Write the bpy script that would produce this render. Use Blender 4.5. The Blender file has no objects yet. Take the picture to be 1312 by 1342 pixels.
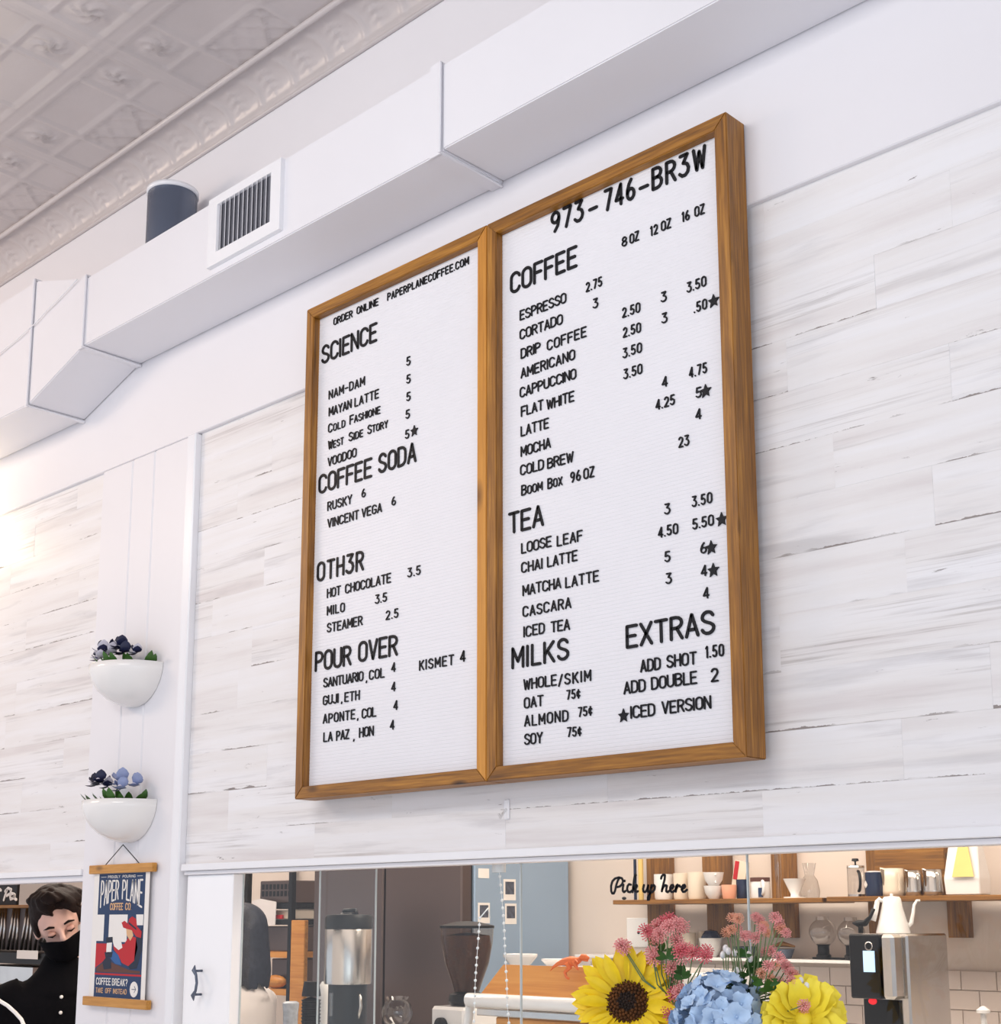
import bpy, bmesh, math, random
from mathutils import Vector, Matrix, noise
random.seed(7)
PI=math.pi
S=bpy.context.scene
COL=S.collection
# ------------------------------------------------------------------ camera
F,CX,CY,YAW,PITCH,ROLL=1839.0,656.0,868.6,.7673,.1799,-.001
CAM=Vector((0,-2.0,1.6))
_cy,_sy,_cp,_sp=math.cos(YAW),math.sin(YAW),math.cos(PITCH),math.sin(PITCH)
FW=Vector((-_sy*_cp,_cy*_cp,_sp)); RT=Vector((_cy,_sy,0)); UP=RT.cross(FW)
_cr,_sr=math.cos(ROLL),math.sin(ROLL)
RT,UP=RT*_cr+UP*_sr,UP*_cr-RT*_sr
cd=bpy.data.cameras.new('camera'); cam=bpy.data.objects.new('camera',cd); COL.objects.link(cam); S.camera=cam
m=Matrix((RT,UP,-FW)).transposed().to_4x4(); m.translation=CAM; cam.matrix_world=m
cd.sensor_fit='HORIZONTAL'; cd.sensor_width=36; cd.lens=F/1312*36*1312/1312
# frame height 1342 is the longer side; sensor_fit horizontal keeps F in pixels of width
cd.shift_x=-(CX-656)/1312; cd.shift_y=(CY-671)/1312; cd.clip_start=.05; cd.clip_end=60
# ------------------------------------------------------------------ light and exposure
S.view_settings.view_transform='Standard'; S.view_settings.look='None'
S.view_settings.gamma=1; S.view_settings.use_curve_mapping=False; S.view_settings.exposure=0.01
wd=bpy.data.worlds.new('world'); S.world=wd; wd.use_nodes=True
bg=wd.node_tree.nodes['Background']; bg.inputs[0].default_value=(.86,.905,1,1); bg.inputs[1].default_value=1.0
def area(name,loc,target,sx,sy,power,col):
    l=bpy.data.lights.new(name,'AREA'); l.shape='RECTANGLE'; l.size=sx; l.size_y=sy; l.energy=power; l.color=col
    o=bpy.data.objects.new(name,l); COL.objects.link(o); o.location=loc
    o.rotation_euler=(Vector(target)-Vector(loc)).to_track_quat('-Z','Y').to_euler(); return o
area('shop_light',(-1.9,-2.5,3.35),(-1.9,0,2.2),1.5,.5,23,(1,.97,.93))
area('street_window_light',(2.6,-3.6,1.2),(-1.6,0,2.7),2.6,1.8,26,(.90,.95,1))
area('kitchen_ceiling_light',(-2.2,1.2,2.85),(-2.2,1.25,0),3.2,.8,70,(1,.87,.74))
area('kitchen_ceiling_light_back',(-5.6,1.2,2.85),(-5.6,1.25,0),2.4,.8,40,(1,.86,.74))
area('warm_shop_light',(-4.9,-1.9,3.3),(-4.3,0,2.2),1.2,.4,21,(1,.76,.57))
pl=bpy.data.lights.new('wall_lamp_light','POINT'); pl.energy=1.6; pl.color=(1,.8,.5); pl.shadow_soft_size=.03
po=bpy.data.objects.new('wall_lamp_light',pl); COL.objects.link(po); po.location=(-4.285,-.11,2.80)
# ------------------------------------------------------------------ measuring helpers: pixel of the photograph -> point on a real plane
def ray(x,y): return RT*((x-CX)/F)-UP*((y-CY)/F)+FW
def W(x,y,Y=0.0):
    d=ray(x,y); return CAM+d*((Y-CAM.y)/d.y)
def Xat(x,z,Y):          # X on plane Y at height z whose image column is x
    g=RT*F-FW*(x-CX)
    return (-(Y-CAM.y)*g.y-(z-CAM.z)*g.z)/g.x+CAM.x
def sc(P): return (Vector(P)-CAM).dot(FW)/F      # metres per pixel at P
# ------------------------------------------------------------------ materials
MATS={}
def nodemat(name):
    m=bpy.data.materials.new(name); m.use_nodes=True; nt=m.node_tree; b=nt.nodes['Principled BSDF']; MATS[name]=m; return m,nt,b
def N(nt,t,**k):
    n=nt.nodes.new(t)
    for a,v in k.items():
        if a in ('inputs',):
            for i,x in v.items(): n.inputs[i].default_value=x
        else: setattr(n,a,v)
    return n
def ramp(nt,fac,stops,interp='LINEAR'):
    r=nt.nodes.new('ShaderNodeValToRGB'); r.color_ramp.interpolation=interp
    e=r.color_ramp.elements
    while len(e)<len(stops): e.new(.5)
    for el,(p,c) in zip(e,stops): el.position=p; el.color=(*c,1) if len(c)==3 else c
    nt.links.new(fac,r.inputs[0]); return r
def srgb(r,g,b):
    f=lambda v:(v/255/12.92 if v/255<=.04045 else ((v/255+.055)/1.055)**2.4)
    return (f(r),f(g),f(b))
def simple(name,c,rough=.5,metal=0,spec=.5,bump=0,bscale=40,var=.06,vscale=8,coat=0):
    m,nt,b=nodemat(name); L=nt.links.new
    tc=N(nt,'ShaderNodeTexCoord'); nz=N(nt,'ShaderNodeTexNoise',inputs={'Scale':vscale,'Detail':4})
    L(tc.outputs['Object'],nz.inputs['Vector'])
    lo=tuple(max(0,x*(1-var)) for x in c); hi=tuple(min(1,x*(1+var)) for x in c)
    r=ramp(nt,nz.outputs[0],[(.3,lo),(.7,hi)]); L(r.outputs[0],b.inputs['Base Color'])
    b.inputs['Roughness'].default_value=rough; b.inputs['Metallic'].default_value=metal
    b.inputs['Specular IOR Level'].default_value=spec; b.inputs['Coat Weight'].default_value=coat
    if bump:
        n2=N(nt,'ShaderNodeTexNoise',inputs={'Scale':bscale,'Detail':5}); L(tc.outputs['Object'],n2.inputs['Vector'])
        bp=N(nt,'ShaderNodeBump',inputs={'Strength':bump,'Distance':.002}); L(n2.outputs[0],bp.inputs['Height']); L(bp.outputs[0],b.inputs['Normal'])
    return m
def wood(name,dark,mid,light,axis=0,scale=1.0,rough=.45,rand=True):
    m,nt,b=nodemat(name); L=nt.links.new
    tc=N(nt,'ShaderNodeTexCoord'); oi=N(nt,'ShaderNodeObjectInfo')
    ad=N(nt,'ShaderNodeVectorMath',operation='ADD'); L(tc.outputs['Object'],ad.inputs[0])
    ms=N(nt,'ShaderNodeMath',operation='MULTIPLY',inputs={1:17.0 if rand else 0.0}); L(oi.outputs['Random'],ms.inputs[0]); L(ms.outputs[0],ad.inputs[1])
    mp=N(nt,'ShaderNodeMapping'); s=[28*scale]*3; s[axis]=2.2*scale; mp.inputs['Scale'].default_value=s; L(ad.outputs[0],mp.inputs[0])
    n1=N(nt,'ShaderNodeTexNoise',inputs={'Scale':1.4,'Detail':6,'Roughness':.6,'Distortion':.5}); L(mp.outputs[0],n1.inputs['Vector'])
    mp2=N(nt,'ShaderNodeMapping'); s=[120*scale]*3; s[axis]=5*scale; mp2.inputs['Scale'].default_value=s; L(ad.outputs[0],mp2.inputs[0])
    n2=N(nt,'ShaderNodeTexNoise',inputs={'Scale':1.5,'Detail':4}); L(mp2.outputs[0],n2.inputs['Vector'])
    # knots
    mp3=N(nt,'ShaderNodeMapping'); s=[11*scale]*3; s[axis]=4.2*scale; mp3.inputs['Scale'].default_value=s; L(ad.outputs[0],mp3.inputs[0])
    v=N(nt,'ShaderNodeTexVoronoi'); v.inputs['Scale'].default_value=1.0; L(mp3.outputs[0],v.inputs['Vector'])
    kr=ramp(nt,v.outputs['Distance'],[(.05,(1,1,1)),(.16,(0,0,0))])
    mx=N(nt,'ShaderNodeMix',data_type='FLOAT'); mx.inputs[0].default_value=.45; L(n1.outputs[0],mx.inputs[2]); L(n2.outputs[0],mx.inputs[3])
    r=ramp(nt,mx.outputs[0],[(.30,dark),(.50,mid),(.70,light)])
    mk=N(nt,'ShaderNodeMix',data_type='RGBA'); L(kr.outputs[0],mk.inputs[0]); L(r.outputs[0],mk.inputs[6]); mk.inputs[7].default_value=(*[x*.45 for x in dark],1)
    L(mk.outputs[2],b.inputs['Base Color']); b.inputs['Roughness'].default_value=rough
    bp=N(nt,'ShaderNodeBump',inputs={'Strength':.25,'Distance':.001}); L(n2.outputs[0],bp.inputs['Height']); L(bp.outputs[0],b.inputs['Normal'])
    return m
def glassmat(name,tint=(1,1,1),ior=1.45,refl=1.0,rough=.02,min_r=0.0):
    m=bpy.data.materials.new(name); m.use_nodes=True; nt=m.node_tree; nt.nodes.clear(); L=nt.links.new
    o=N(nt,'ShaderNodeOutputMaterial'); t=N(nt,'ShaderNodeBsdfTransparent'); t.inputs[0].default_value=(*tint,1)
    g=N(nt,'ShaderNodeBsdfGlossy'); g.inputs['Roughness'].default_value=rough
    fr=N(nt,'ShaderNodeFresnel'); fr.inputs[0].default_value=ior
    m0=N(nt,'ShaderNodeMath',operation='MULTIPLY_ADD',inputs={1:refl,2:min_r}); m0.use_clamp=True; L(fr.outputs[0],m0.inputs[0])
    # light leaves a parallel-sided pane unreflected, so only faces seen from the air side mirror
    ge=N(nt,'ShaderNodeNewGeometry'); inv=N(nt,'ShaderNodeMath',operation='SUBTRACT',inputs={0:1.0}); L(ge.outputs['Backfacing'],inv.inputs[1])
    ma=N(nt,'ShaderNodeMath',operation='MULTIPLY'); L(m0.outputs[0],ma.inputs[0]); L(inv.outputs[0],ma.inputs[1])
    mx=N(nt,'ShaderNodeMixShader'); L(ma.outputs[0],mx.inputs[0]); L(t.outputs[0],mx.inputs[1]); L(g.outputs[0],mx.inputs[2]); L(mx.outputs[0],o.inputs[0]); MATS[name]=m; return m
def emis(name,c,s):
    m,nt,b=nodemat(name); b.inputs['Base Color'].default_value=(*c,1); b.inputs['Emission Color'].default_value=(*c,1); b.inputs['Emission Strength'].default_value=s; return m
# whitewashed planks
def plankmat():
    m,nt,b=nodemat('whitewashed_wood'); L=nt.links.new
    tc=N(nt,'ShaderNodeTexCoord'); oi=N(nt,'ShaderNodeObjectInfo')
    ms=N(nt,'ShaderNodeMath',operation='MULTIPLY',inputs={1:53.0}); L(oi.outputs['Random'],ms.inputs[0])
    ad=N(nt,'ShaderNodeVectorMath',operation='ADD'); L(tc.outputs['Object'],ad.inputs[0]); L(ms.outputs[0],ad.inputs[1])
    def nz(sx,sz,scale,det=6,dist=0.,rough=.55):
        mp=N(nt,'ShaderNodeMapping'); mp.inputs['Scale'].default_value=(sx,1,sz); L(ad.outputs[0],mp.inputs[0])
        n=N(nt,'ShaderNodeTexNoise',inputs={'Scale':scale,'Detail':det,'Distortion':dist,'Roughness':rough}); L(mp.outputs[0],n.inputs['Vector']); return n.outputs[0]
    base=ramp(nt,nz(1.3,20,1.0),[(.28,srgb(219,213,213)),(.45,srgb(231,228,228)),(.66,srgb(236,235,238))])
    # fine grain streaks, faded by a broad mask
    st=ramp(nt,nz(2.2,130,1.2,5,.1,.65),[(.50,(0,0,0)),(.70,(1,1,1))])
    mask=ramp(nt,nz(1.2,9,1.3,3,.1),[(.52,(0,0,0)),(.70,(1,1,1))])
    mm=N(nt,'ShaderNodeMath',operation='MULTIPLY'); L(st.outputs[0],mm.inputs[0]); L(mask.outputs[0],mm.inputs[1])
    m2=N(nt,'ShaderNodeMath',operation='MULTIPLY',inputs={1:.68}); L(mm.outputs[0],m2.inputs[0])
    c1=N(nt,'ShaderNodeMix',data_type='RGBA'); L(m2.outputs[0],c1.inputs[0]); L(base.outputs[0],c1.inputs[6]); c1.inputs[7].default_value=(*srgb(138,127,122),1)
    # grey washed patches
    gp=ramp(nt,nz(1.3,15,1.7,5,.25),[(.57,(0,0,0)),(.72,(.5,.5,.5))])
    c2=N(nt,'ShaderNodeMix',data_type='RGBA'); L(gp.outputs[0],c2.inputs[0]); L(c1.outputs[2],c2.inputs[6]); c2.inputs[7].default_value=(*srgb(184,180,182),1)
    # chipped dark lines along the long edges
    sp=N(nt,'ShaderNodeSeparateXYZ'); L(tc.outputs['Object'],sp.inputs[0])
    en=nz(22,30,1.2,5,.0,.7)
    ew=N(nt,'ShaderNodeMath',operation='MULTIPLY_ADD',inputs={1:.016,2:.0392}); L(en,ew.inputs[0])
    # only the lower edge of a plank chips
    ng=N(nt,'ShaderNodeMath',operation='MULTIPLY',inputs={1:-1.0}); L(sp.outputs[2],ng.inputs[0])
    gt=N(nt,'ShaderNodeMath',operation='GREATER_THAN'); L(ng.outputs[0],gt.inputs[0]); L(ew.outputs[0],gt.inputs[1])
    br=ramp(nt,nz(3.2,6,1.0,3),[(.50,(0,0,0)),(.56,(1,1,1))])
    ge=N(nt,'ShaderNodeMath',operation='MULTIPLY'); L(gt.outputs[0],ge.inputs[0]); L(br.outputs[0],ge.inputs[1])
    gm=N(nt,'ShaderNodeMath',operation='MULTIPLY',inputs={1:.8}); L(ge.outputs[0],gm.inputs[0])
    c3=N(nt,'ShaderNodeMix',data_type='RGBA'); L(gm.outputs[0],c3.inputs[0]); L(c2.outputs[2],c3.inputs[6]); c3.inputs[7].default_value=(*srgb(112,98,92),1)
    # small dark scratches / knots
    kn=ramp(nt,nz(9,60,1.0,6,.5,.75),[(.66,(0,0,0)),(.71,(.8,.8,.8))])
    c4=N(nt,'ShaderNodeMix',data_type='RGBA'); L(kn.outputs[0],c4.inputs[0]); L(c3.outputs[2],c4.inputs[6]); c4.inputs[7].default_value=(*srgb(110,100,98),1)
    L(c4.outputs[2],b.inputs['Base Color']); b.inputs['Roughness'].default_value=.5
    bp=N(nt,'ShaderNodeBump',inputs={'Strength':.18,'Distance':.001}); L(st.outputs[0],bp.inputs['Height']); L(bp.outputs[0],b.inputs['Normal'])
    return m
M={}
M['plank']=plankmat()
M['white']=simple('white_paint',srgb(232,230,234),.42,bump=.12,bscale=25,var=.012,vscale=2)
M['duct']=simple('duct_paint',srgb(232,231,236),.4,bump=.1,bscale=12,var=.012,vscale=3)
M['trimw']=simple('gloss_white',srgb(238,238,242),.25,var=.01)
M['door']=simple('door_gloss_white',srgb(250,250,253),.2,var=.003)
M['tin']=simple('pressed_tin',srgb(198,190,189),.3,bump=.15,bscale=60,var=.05,vscale=3)
M['frame_x']=wood('stained_pine_x',srgb(88,52,12),srgb(142,92,24),srgb(186,128,44),0,1.3)
M['frame_z']=wood('stained_pine_z',srgb(88,52,12),srgb(144,93,26),srgb(190,132,48),2,1.3)
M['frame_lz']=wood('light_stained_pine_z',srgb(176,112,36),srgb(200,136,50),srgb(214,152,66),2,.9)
M['panel']=simple('letter_panel',srgb(232,231,236),.45,var=.01)
M['letter']=simple('letter_plastic',srgb(16,17,24),.5,spec=.25,var=.1)
M['dark']=simple('dark_metal',srgb(92,100,118),.27,metal=.3)
M['grey']=simple('grille_dark',srgb(120,120,128),.6)
M['shelf']=wood('walnut_x',srgb(66,38,10),srgb(132,88,32),srgb(168,118,50),0,1.0)
M['shelf_z']=wood('walnut_z',srgb(66,38,10),srgb(132,88,32),srgb(168,118,50),2,1.0)
M['kwall']=simple('kitchen_wall',srgb(222,208,197),.6,bump=.1,var=.02,vscale=2)
M['tile']=simple('wall_tile',srgb(216,202,194),.22,var=.04,vscale=3)
M['grout']=simple('grout',srgb(176,160,150),.8)
M['ceram']=simple('white_ceramic',srgb(240,238,236),.12,var=.01)
M['cream']=simple('cream_ceramic',srgb(232,218,198),.2,var=.02)
M['peach']=simple('peach_ceramic',srgb(238,172,140),.4)
M['navy']=simple('navy_ceramic',srgb(28,40,70),.25)
M['black']=simple('black_plastic',srgb(15,15,18),.4,spec=.3)
M['steel']=simple('brushed_steel',(.62,.60,.58),.24,metal=1,var=.08,vscale=5)
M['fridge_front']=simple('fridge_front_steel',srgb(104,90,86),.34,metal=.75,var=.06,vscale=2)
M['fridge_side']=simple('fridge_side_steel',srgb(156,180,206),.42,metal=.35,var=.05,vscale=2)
M['floor']=wood('floor_boards',srgb(90,64,44),srgb(128,94,64),srgb(150,112,80),0,.3)
M['floor_pale']=simple('pale_polished_floor',srgb(232,232,234),.35,var=.03)
M['counter']=simple('counter_stone',srgb(214,212,208),.3,var=.05)
M['cabinet']=simple('cabinet_paint',srgb(150,146,142),.5)
M['glass']=glassmat('window_glass',(.97,.98,.98),1.45,1.0,.01)
M['gl']=glassmat('thin_glass',(.90,.90,.90),1.5,1.6,.04,.09)
M['glassedge']=simple('glass_edge',srgb(190,200,204),.2)
M['orange_wood']=wood('orange_wood',srgb(176,104,30),srgb(206,138,56),srgb(222,160,80),0,.6,.4,False)
M['bamboo']=wood('pale_poster_wood',srgb(168,112,40),srgb(196,138,60),srgb(212,156,80),0,1.5,.5)
M['navyp']=simple('poster_navy',srgb(24,52,92),.6,var=.03)
M['redp']=simple('poster_red',srgb(186,20,32),.6,var=.03)
M['tanp']=simple('poster_tan',srgb(220,176,134),.6,var=.03)
M['whitep']=simple('poster_white',srgb(236,232,228),.6,var=.01)
M['brownp']=simple('poster_brown',srgb(92,52,40),.6)
M['bluep']=simple('poster_blue',srgb(40,90,150),.6)
M['darkp']=simple('poster_dark',srgb(16,28,52),.6)
M['skin']=simple('skin',srgb(232,190,176),.5,var=.05,vscale=20)
M['hairb']=simple('dark_brown_hair',srgb(30,19,17),.6,spec=.15,bump=.6,bscale=120,var=.3,vscale=60)
M['hairg']=simple('blue_black_hair',srgb(46,50,62),.5,spec=.25,bump=.6,bscale=120,var=.25,vscale=60)
M['blackcloth']=simple('black_cloth',srgb(14,14,18),.9,spec=.08,bump=.3,bscale=90,var=.12)
M['whitecloth']=simple('white_cloth',srgb(224,218,216),.8,bump=.4,bscale=20,var=.04)
M['jeans']=simple('jeans',srgb(40,52,80),.85)
M['lid']=simple('shaded_eyelid_skin',srgb(206,160,146),.5)  # skin tone darkened to paint in the shadow at the eyes
M['eyew']=simple('eye_white',srgb(220,214,210),.2)
M['yellow']=simple('yellow_petal',srgb(246,206,14),.5,var=.16,vscale=30)
M['yellow2']=simple('pale_yellow_petal',srgb(246,222,60),.5,var=.12,vscale=30)
M['disc']=simple('sunflower_disc',srgb(92,52,14),.9,bump=1,bscale=200,var=.5,vscale=90)
M['discd']=simple('sunflower_eye',srgb(38,22,14),.9,bump=1,bscale=200,var=.4,vscale=90)
M['blueh']=simple('blue_petal',srgb(186,212,242),.5,var=.14,vscale=25)
M['pink']=simple('pink_bloom',srgb(246,166,164),.6,var=.14,vscale=60)
M['pinkd']=simple('rose_bloom',srgb(228,112,122),.6,var=.14,vscale=60)
M['leaf']=simple('green_leaf',srgb(62,104,44),.5,var=.25,vscale=30)
M['stem']=simple('green_stem',srgb(104,128,84),.6,var=.2)
M['pansyd']=simple('dark_blue_petal',srgb(34,38,72),.5,var=.3,vscale=60)
M['pansyw']=simple('pale_petal',srgb(214,210,222),.5,var=.1,vscale=60)
M['pansyl']=simple('lilac_petal',srgb(150,162,200),.5,var=.1,vscale=60)
M['dino']=simple('orange_rubber',srgb(236,112,28),.4,var=.05)
M['beans']=simple('coffee_beans',srgb(66,38,24),.5,bump=1.2,bscale=120,var=.5,vscale=110)
M['kraft']=simple('kraft_box',srgb(196,160,120),.8)
M['red']=simple('red_plastic',srgb(214,40,50),.4)
M['screen']=emis('lit_screen',srgb(176,212,246),.8)
M['redlamp']=emis('red_lamp',srgb(230,30,40),1.0)
M['glow']=emis('lamp_bulb',(1,.85,.6),12)
M['gold']=simple('gold_foil',srgb(232,202,124),.35,var=.1)
M['frosted']=simple('frosted_plastic',srgb(176,182,190),.25,var=.2,vscale=60)
M['hopper']=glassmat('hopper_plastic',(.82,.74,.68),1.4,.8,.05)
M['reflection']=simple('reflected_light',srgb(240,246,252),.1,var=.02)  # pale balls standing in for light reflected in the window glass
M['photo_ink']=simple('photo_ink',srgb(74,78,92),.5,var=.5,vscale=60)
# ------------------------------------------------------------------ mesh helpers
def link(name,bm,mat,parent=None,smooth=False):
    me=bpy.data.meshes.new(name); bm.to_mesh(me); bm.free()
    for x in (mat if isinstance(mat,(list,tuple)) else [mat]): me.materials.append(x)
    if smooth:
        me.polygons.foreach_set('use_smooth',[True]*len(me.polygons))
    o=bpy.data.objects.new(name,me); COL.objects.link(o)
    if parent: o.parent=parent
    return o
def sharp(o,ang=40):
    # smooth by angle through bmesh sharp edges
    bm=bmesh.new(); bm.from_mesh(o.data)
    for e in bm.edges:
        if len(e.link_faces)==2 and e.calc_face_angle(0)>math.radians(ang): e.smooth=False
    bm.to_mesh(o.data); bm.free(); o.data.polygons.foreach_set('use_smooth',[True]*len(o.data.polygons)); return o
def box(bm,x0,x1,y0,y1,z0,z1,bev=0,mi=0,M4=None):
    v=[bm.verts.new((x,y,z)) for x in (x0,x1) for y in (y0,y1) for z in (z0,z1)]
    fs=[]
    for q in ((0,1,3,2),(4,6,7,5),(0,4,5,1),(2,3,7,6),(0,2,6,4),(1,5,7,3)):
        f=bm.faces.new([v[i] for i in q]); f.material_index=mi; fs.append(f)
    bmesh.ops.recalc_face_normals(bm,faces=fs)
    if M4 is not None:
        for a in v: a.co=M4@a.co
    if bev:
        es={e for f in fs for e in f.edges}
        r=bmesh.ops.bevel(bm,geom=list(es),offset=bev,segments=1,affect='EDGES',profile=.5)
        for f in r['faces']: f.material_index=mi
    return v
def boxobj(name,x0,x1,y0,y1,z0,z1,mat,parent=None,bev=0):
    """box whose origin is its own centre"""
    c=Vector(((x0+x1)/2,(y0+y1)/2,(z0+z1)/2)); bm=bmesh.new()
    box(bm,x0-c.x,x1-c.x,y0-c.y,y1-c.y,z0-c.z,z1-c.z,bev)
    o=link(name,bm,mat,parent); o.location=c-(wloc(parent) if parent else Vector()); return o
def wloc(o):
    v=Vector()
    while o: v+=o.location; o=o.parent
    return v
def lathe(bm,prof,seg=24,c=(0,0,0),mi=0,a0=0,a1=2*PI,cap=True,axis=None):
    full=abs(a1-a0-2*PI)<1e-6; n=seg if full else seg+1
    rings=[]
    for r,z in prof:
        if r<1e-6: rings.append([bm.verts.new((c[0],c[1],c[2]+z))])
        else: rings.append([bm.verts.new((c[0]+r*math.cos(a0+(a1-a0)*i/seg),c[1]+r*math.sin(a0+(a1-a0)*i/seg),c[2]+z)) for i in range(n)])
    for A,B in zip(rings,rings[1:]):
        for i in range(seg):
            j=(i+1)%n if full else i+1
            if len(A)==1 and len(B)==1: continue
            if len(A)==1: f=[A[0],B[j],B[i]]
            elif len(B)==1: f=[A[i],A[j],B[0]]
            else: f=[A[i],A[j],B[j],B[i]]
            try: bm.faces.new(f).material_index=mi
            except ValueError: pass
    return rings
def tube(bm,pts,r,seg=8,mi=0,closed=False,caps=True):
    pts=[Vector(p) for p in pts]; rs=r if isinstance(r,(list,tuple)) else [r]*len(pts)
    rings=[]; up=None
    for i,p in enumerate(pts):
        a=pts[max(0,i-1)]; b=pts[min(len(pts)-1,i+1)]; t=(b-a)
        t=t.normalized() if t.length>1e-9 else Vector((0,0,1))
        if up is None: up=t.orthogonal().normalized()
        else:
            up=(up-t*up.dot(t)); up=up.normalized() if up.length>1e-6 else t.orthogonal().normalized()
        s=t.cross(up)
        rings.append([bm.verts.new(p+(up*math.cos(2*PI*k/seg)+s*math.sin(2*PI*k/seg))*rs[i]) for k in range(seg)])
    for A,B in zip(rings,rings[1:]):
        for k in range(seg): bm.faces.new([A[k],A[(k+1)%seg],B[(k+1)%seg],B[k]]).material_index=mi
    if caps:
        bm.faces.new(rings[0][::-1]).material_index=mi; bm.faces.new(rings[-1]).material_index=mi
def ball(bm,c,r,mi=0,u=12,v=8,M4=None):
    mt=Matrix.Translation(c)@(M4 if M4 is not None else Matrix.Identity(4))@Matrix.Diagonal((*(r if isinstance(r,(tuple,list)) else (r,)*3),1))
    q=bmesh.ops.create_uvsphere(bm,u_segments=u,v_segments=v,radius=1,matrix=mt)
    for vv in q['verts']:
        for f in vv.link_faces: f.material_index=mi
def prism(bm,poly,y0,y1,mi=0):
    """polygon in X,Z extruded in Y"""
    a=[bm.verts.new((x,y0,z)) for x,z in poly]; b=[bm.verts.new((x,y1,z)) for x,z in poly]
    n=len(poly)
    bm.faces.new(a).material_index=mi; bm.faces.new(b[::-1]).material_index=mi
    for i in range(n): bm.faces.new([a[(i+1)%n],a[i],b[i],b[(i+1)%n]]).material_index=mi
def thing(name,label,cat,loc,rz=0,group=None):
    o=bpy.data.objects.new(name,None); COL.objects.link(o); o.empty_display_size=.05
    o.location=loc; o.rotation_euler=(0,0,rz); o['label']=label; o['category']=cat
    if group:o['group']=group
    return o
def tag(o,label,cat,group=None):
    o['label']=label; o['category']=cat
    if group:o['group']=group
    return o
def struct(o): o['kind']='structure'; return o
def copy_obj(o,parent):
    c=o.copy(); COL.objects.link(c); c.parent=parent; return c
def copy_tree(t,loc,label,group=None,rz=None):
    c=t.copy(); COL.objects.link(c); c.location=loc; c['label']=label
    if rz is not None: c.rotation_euler[2]=rz
    if group:c['group']=group
    for ch in list(t.children):
        d=copy_obj(ch,c)
        for g in list(ch.children): copy_obj(g,d)
    return c
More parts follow.
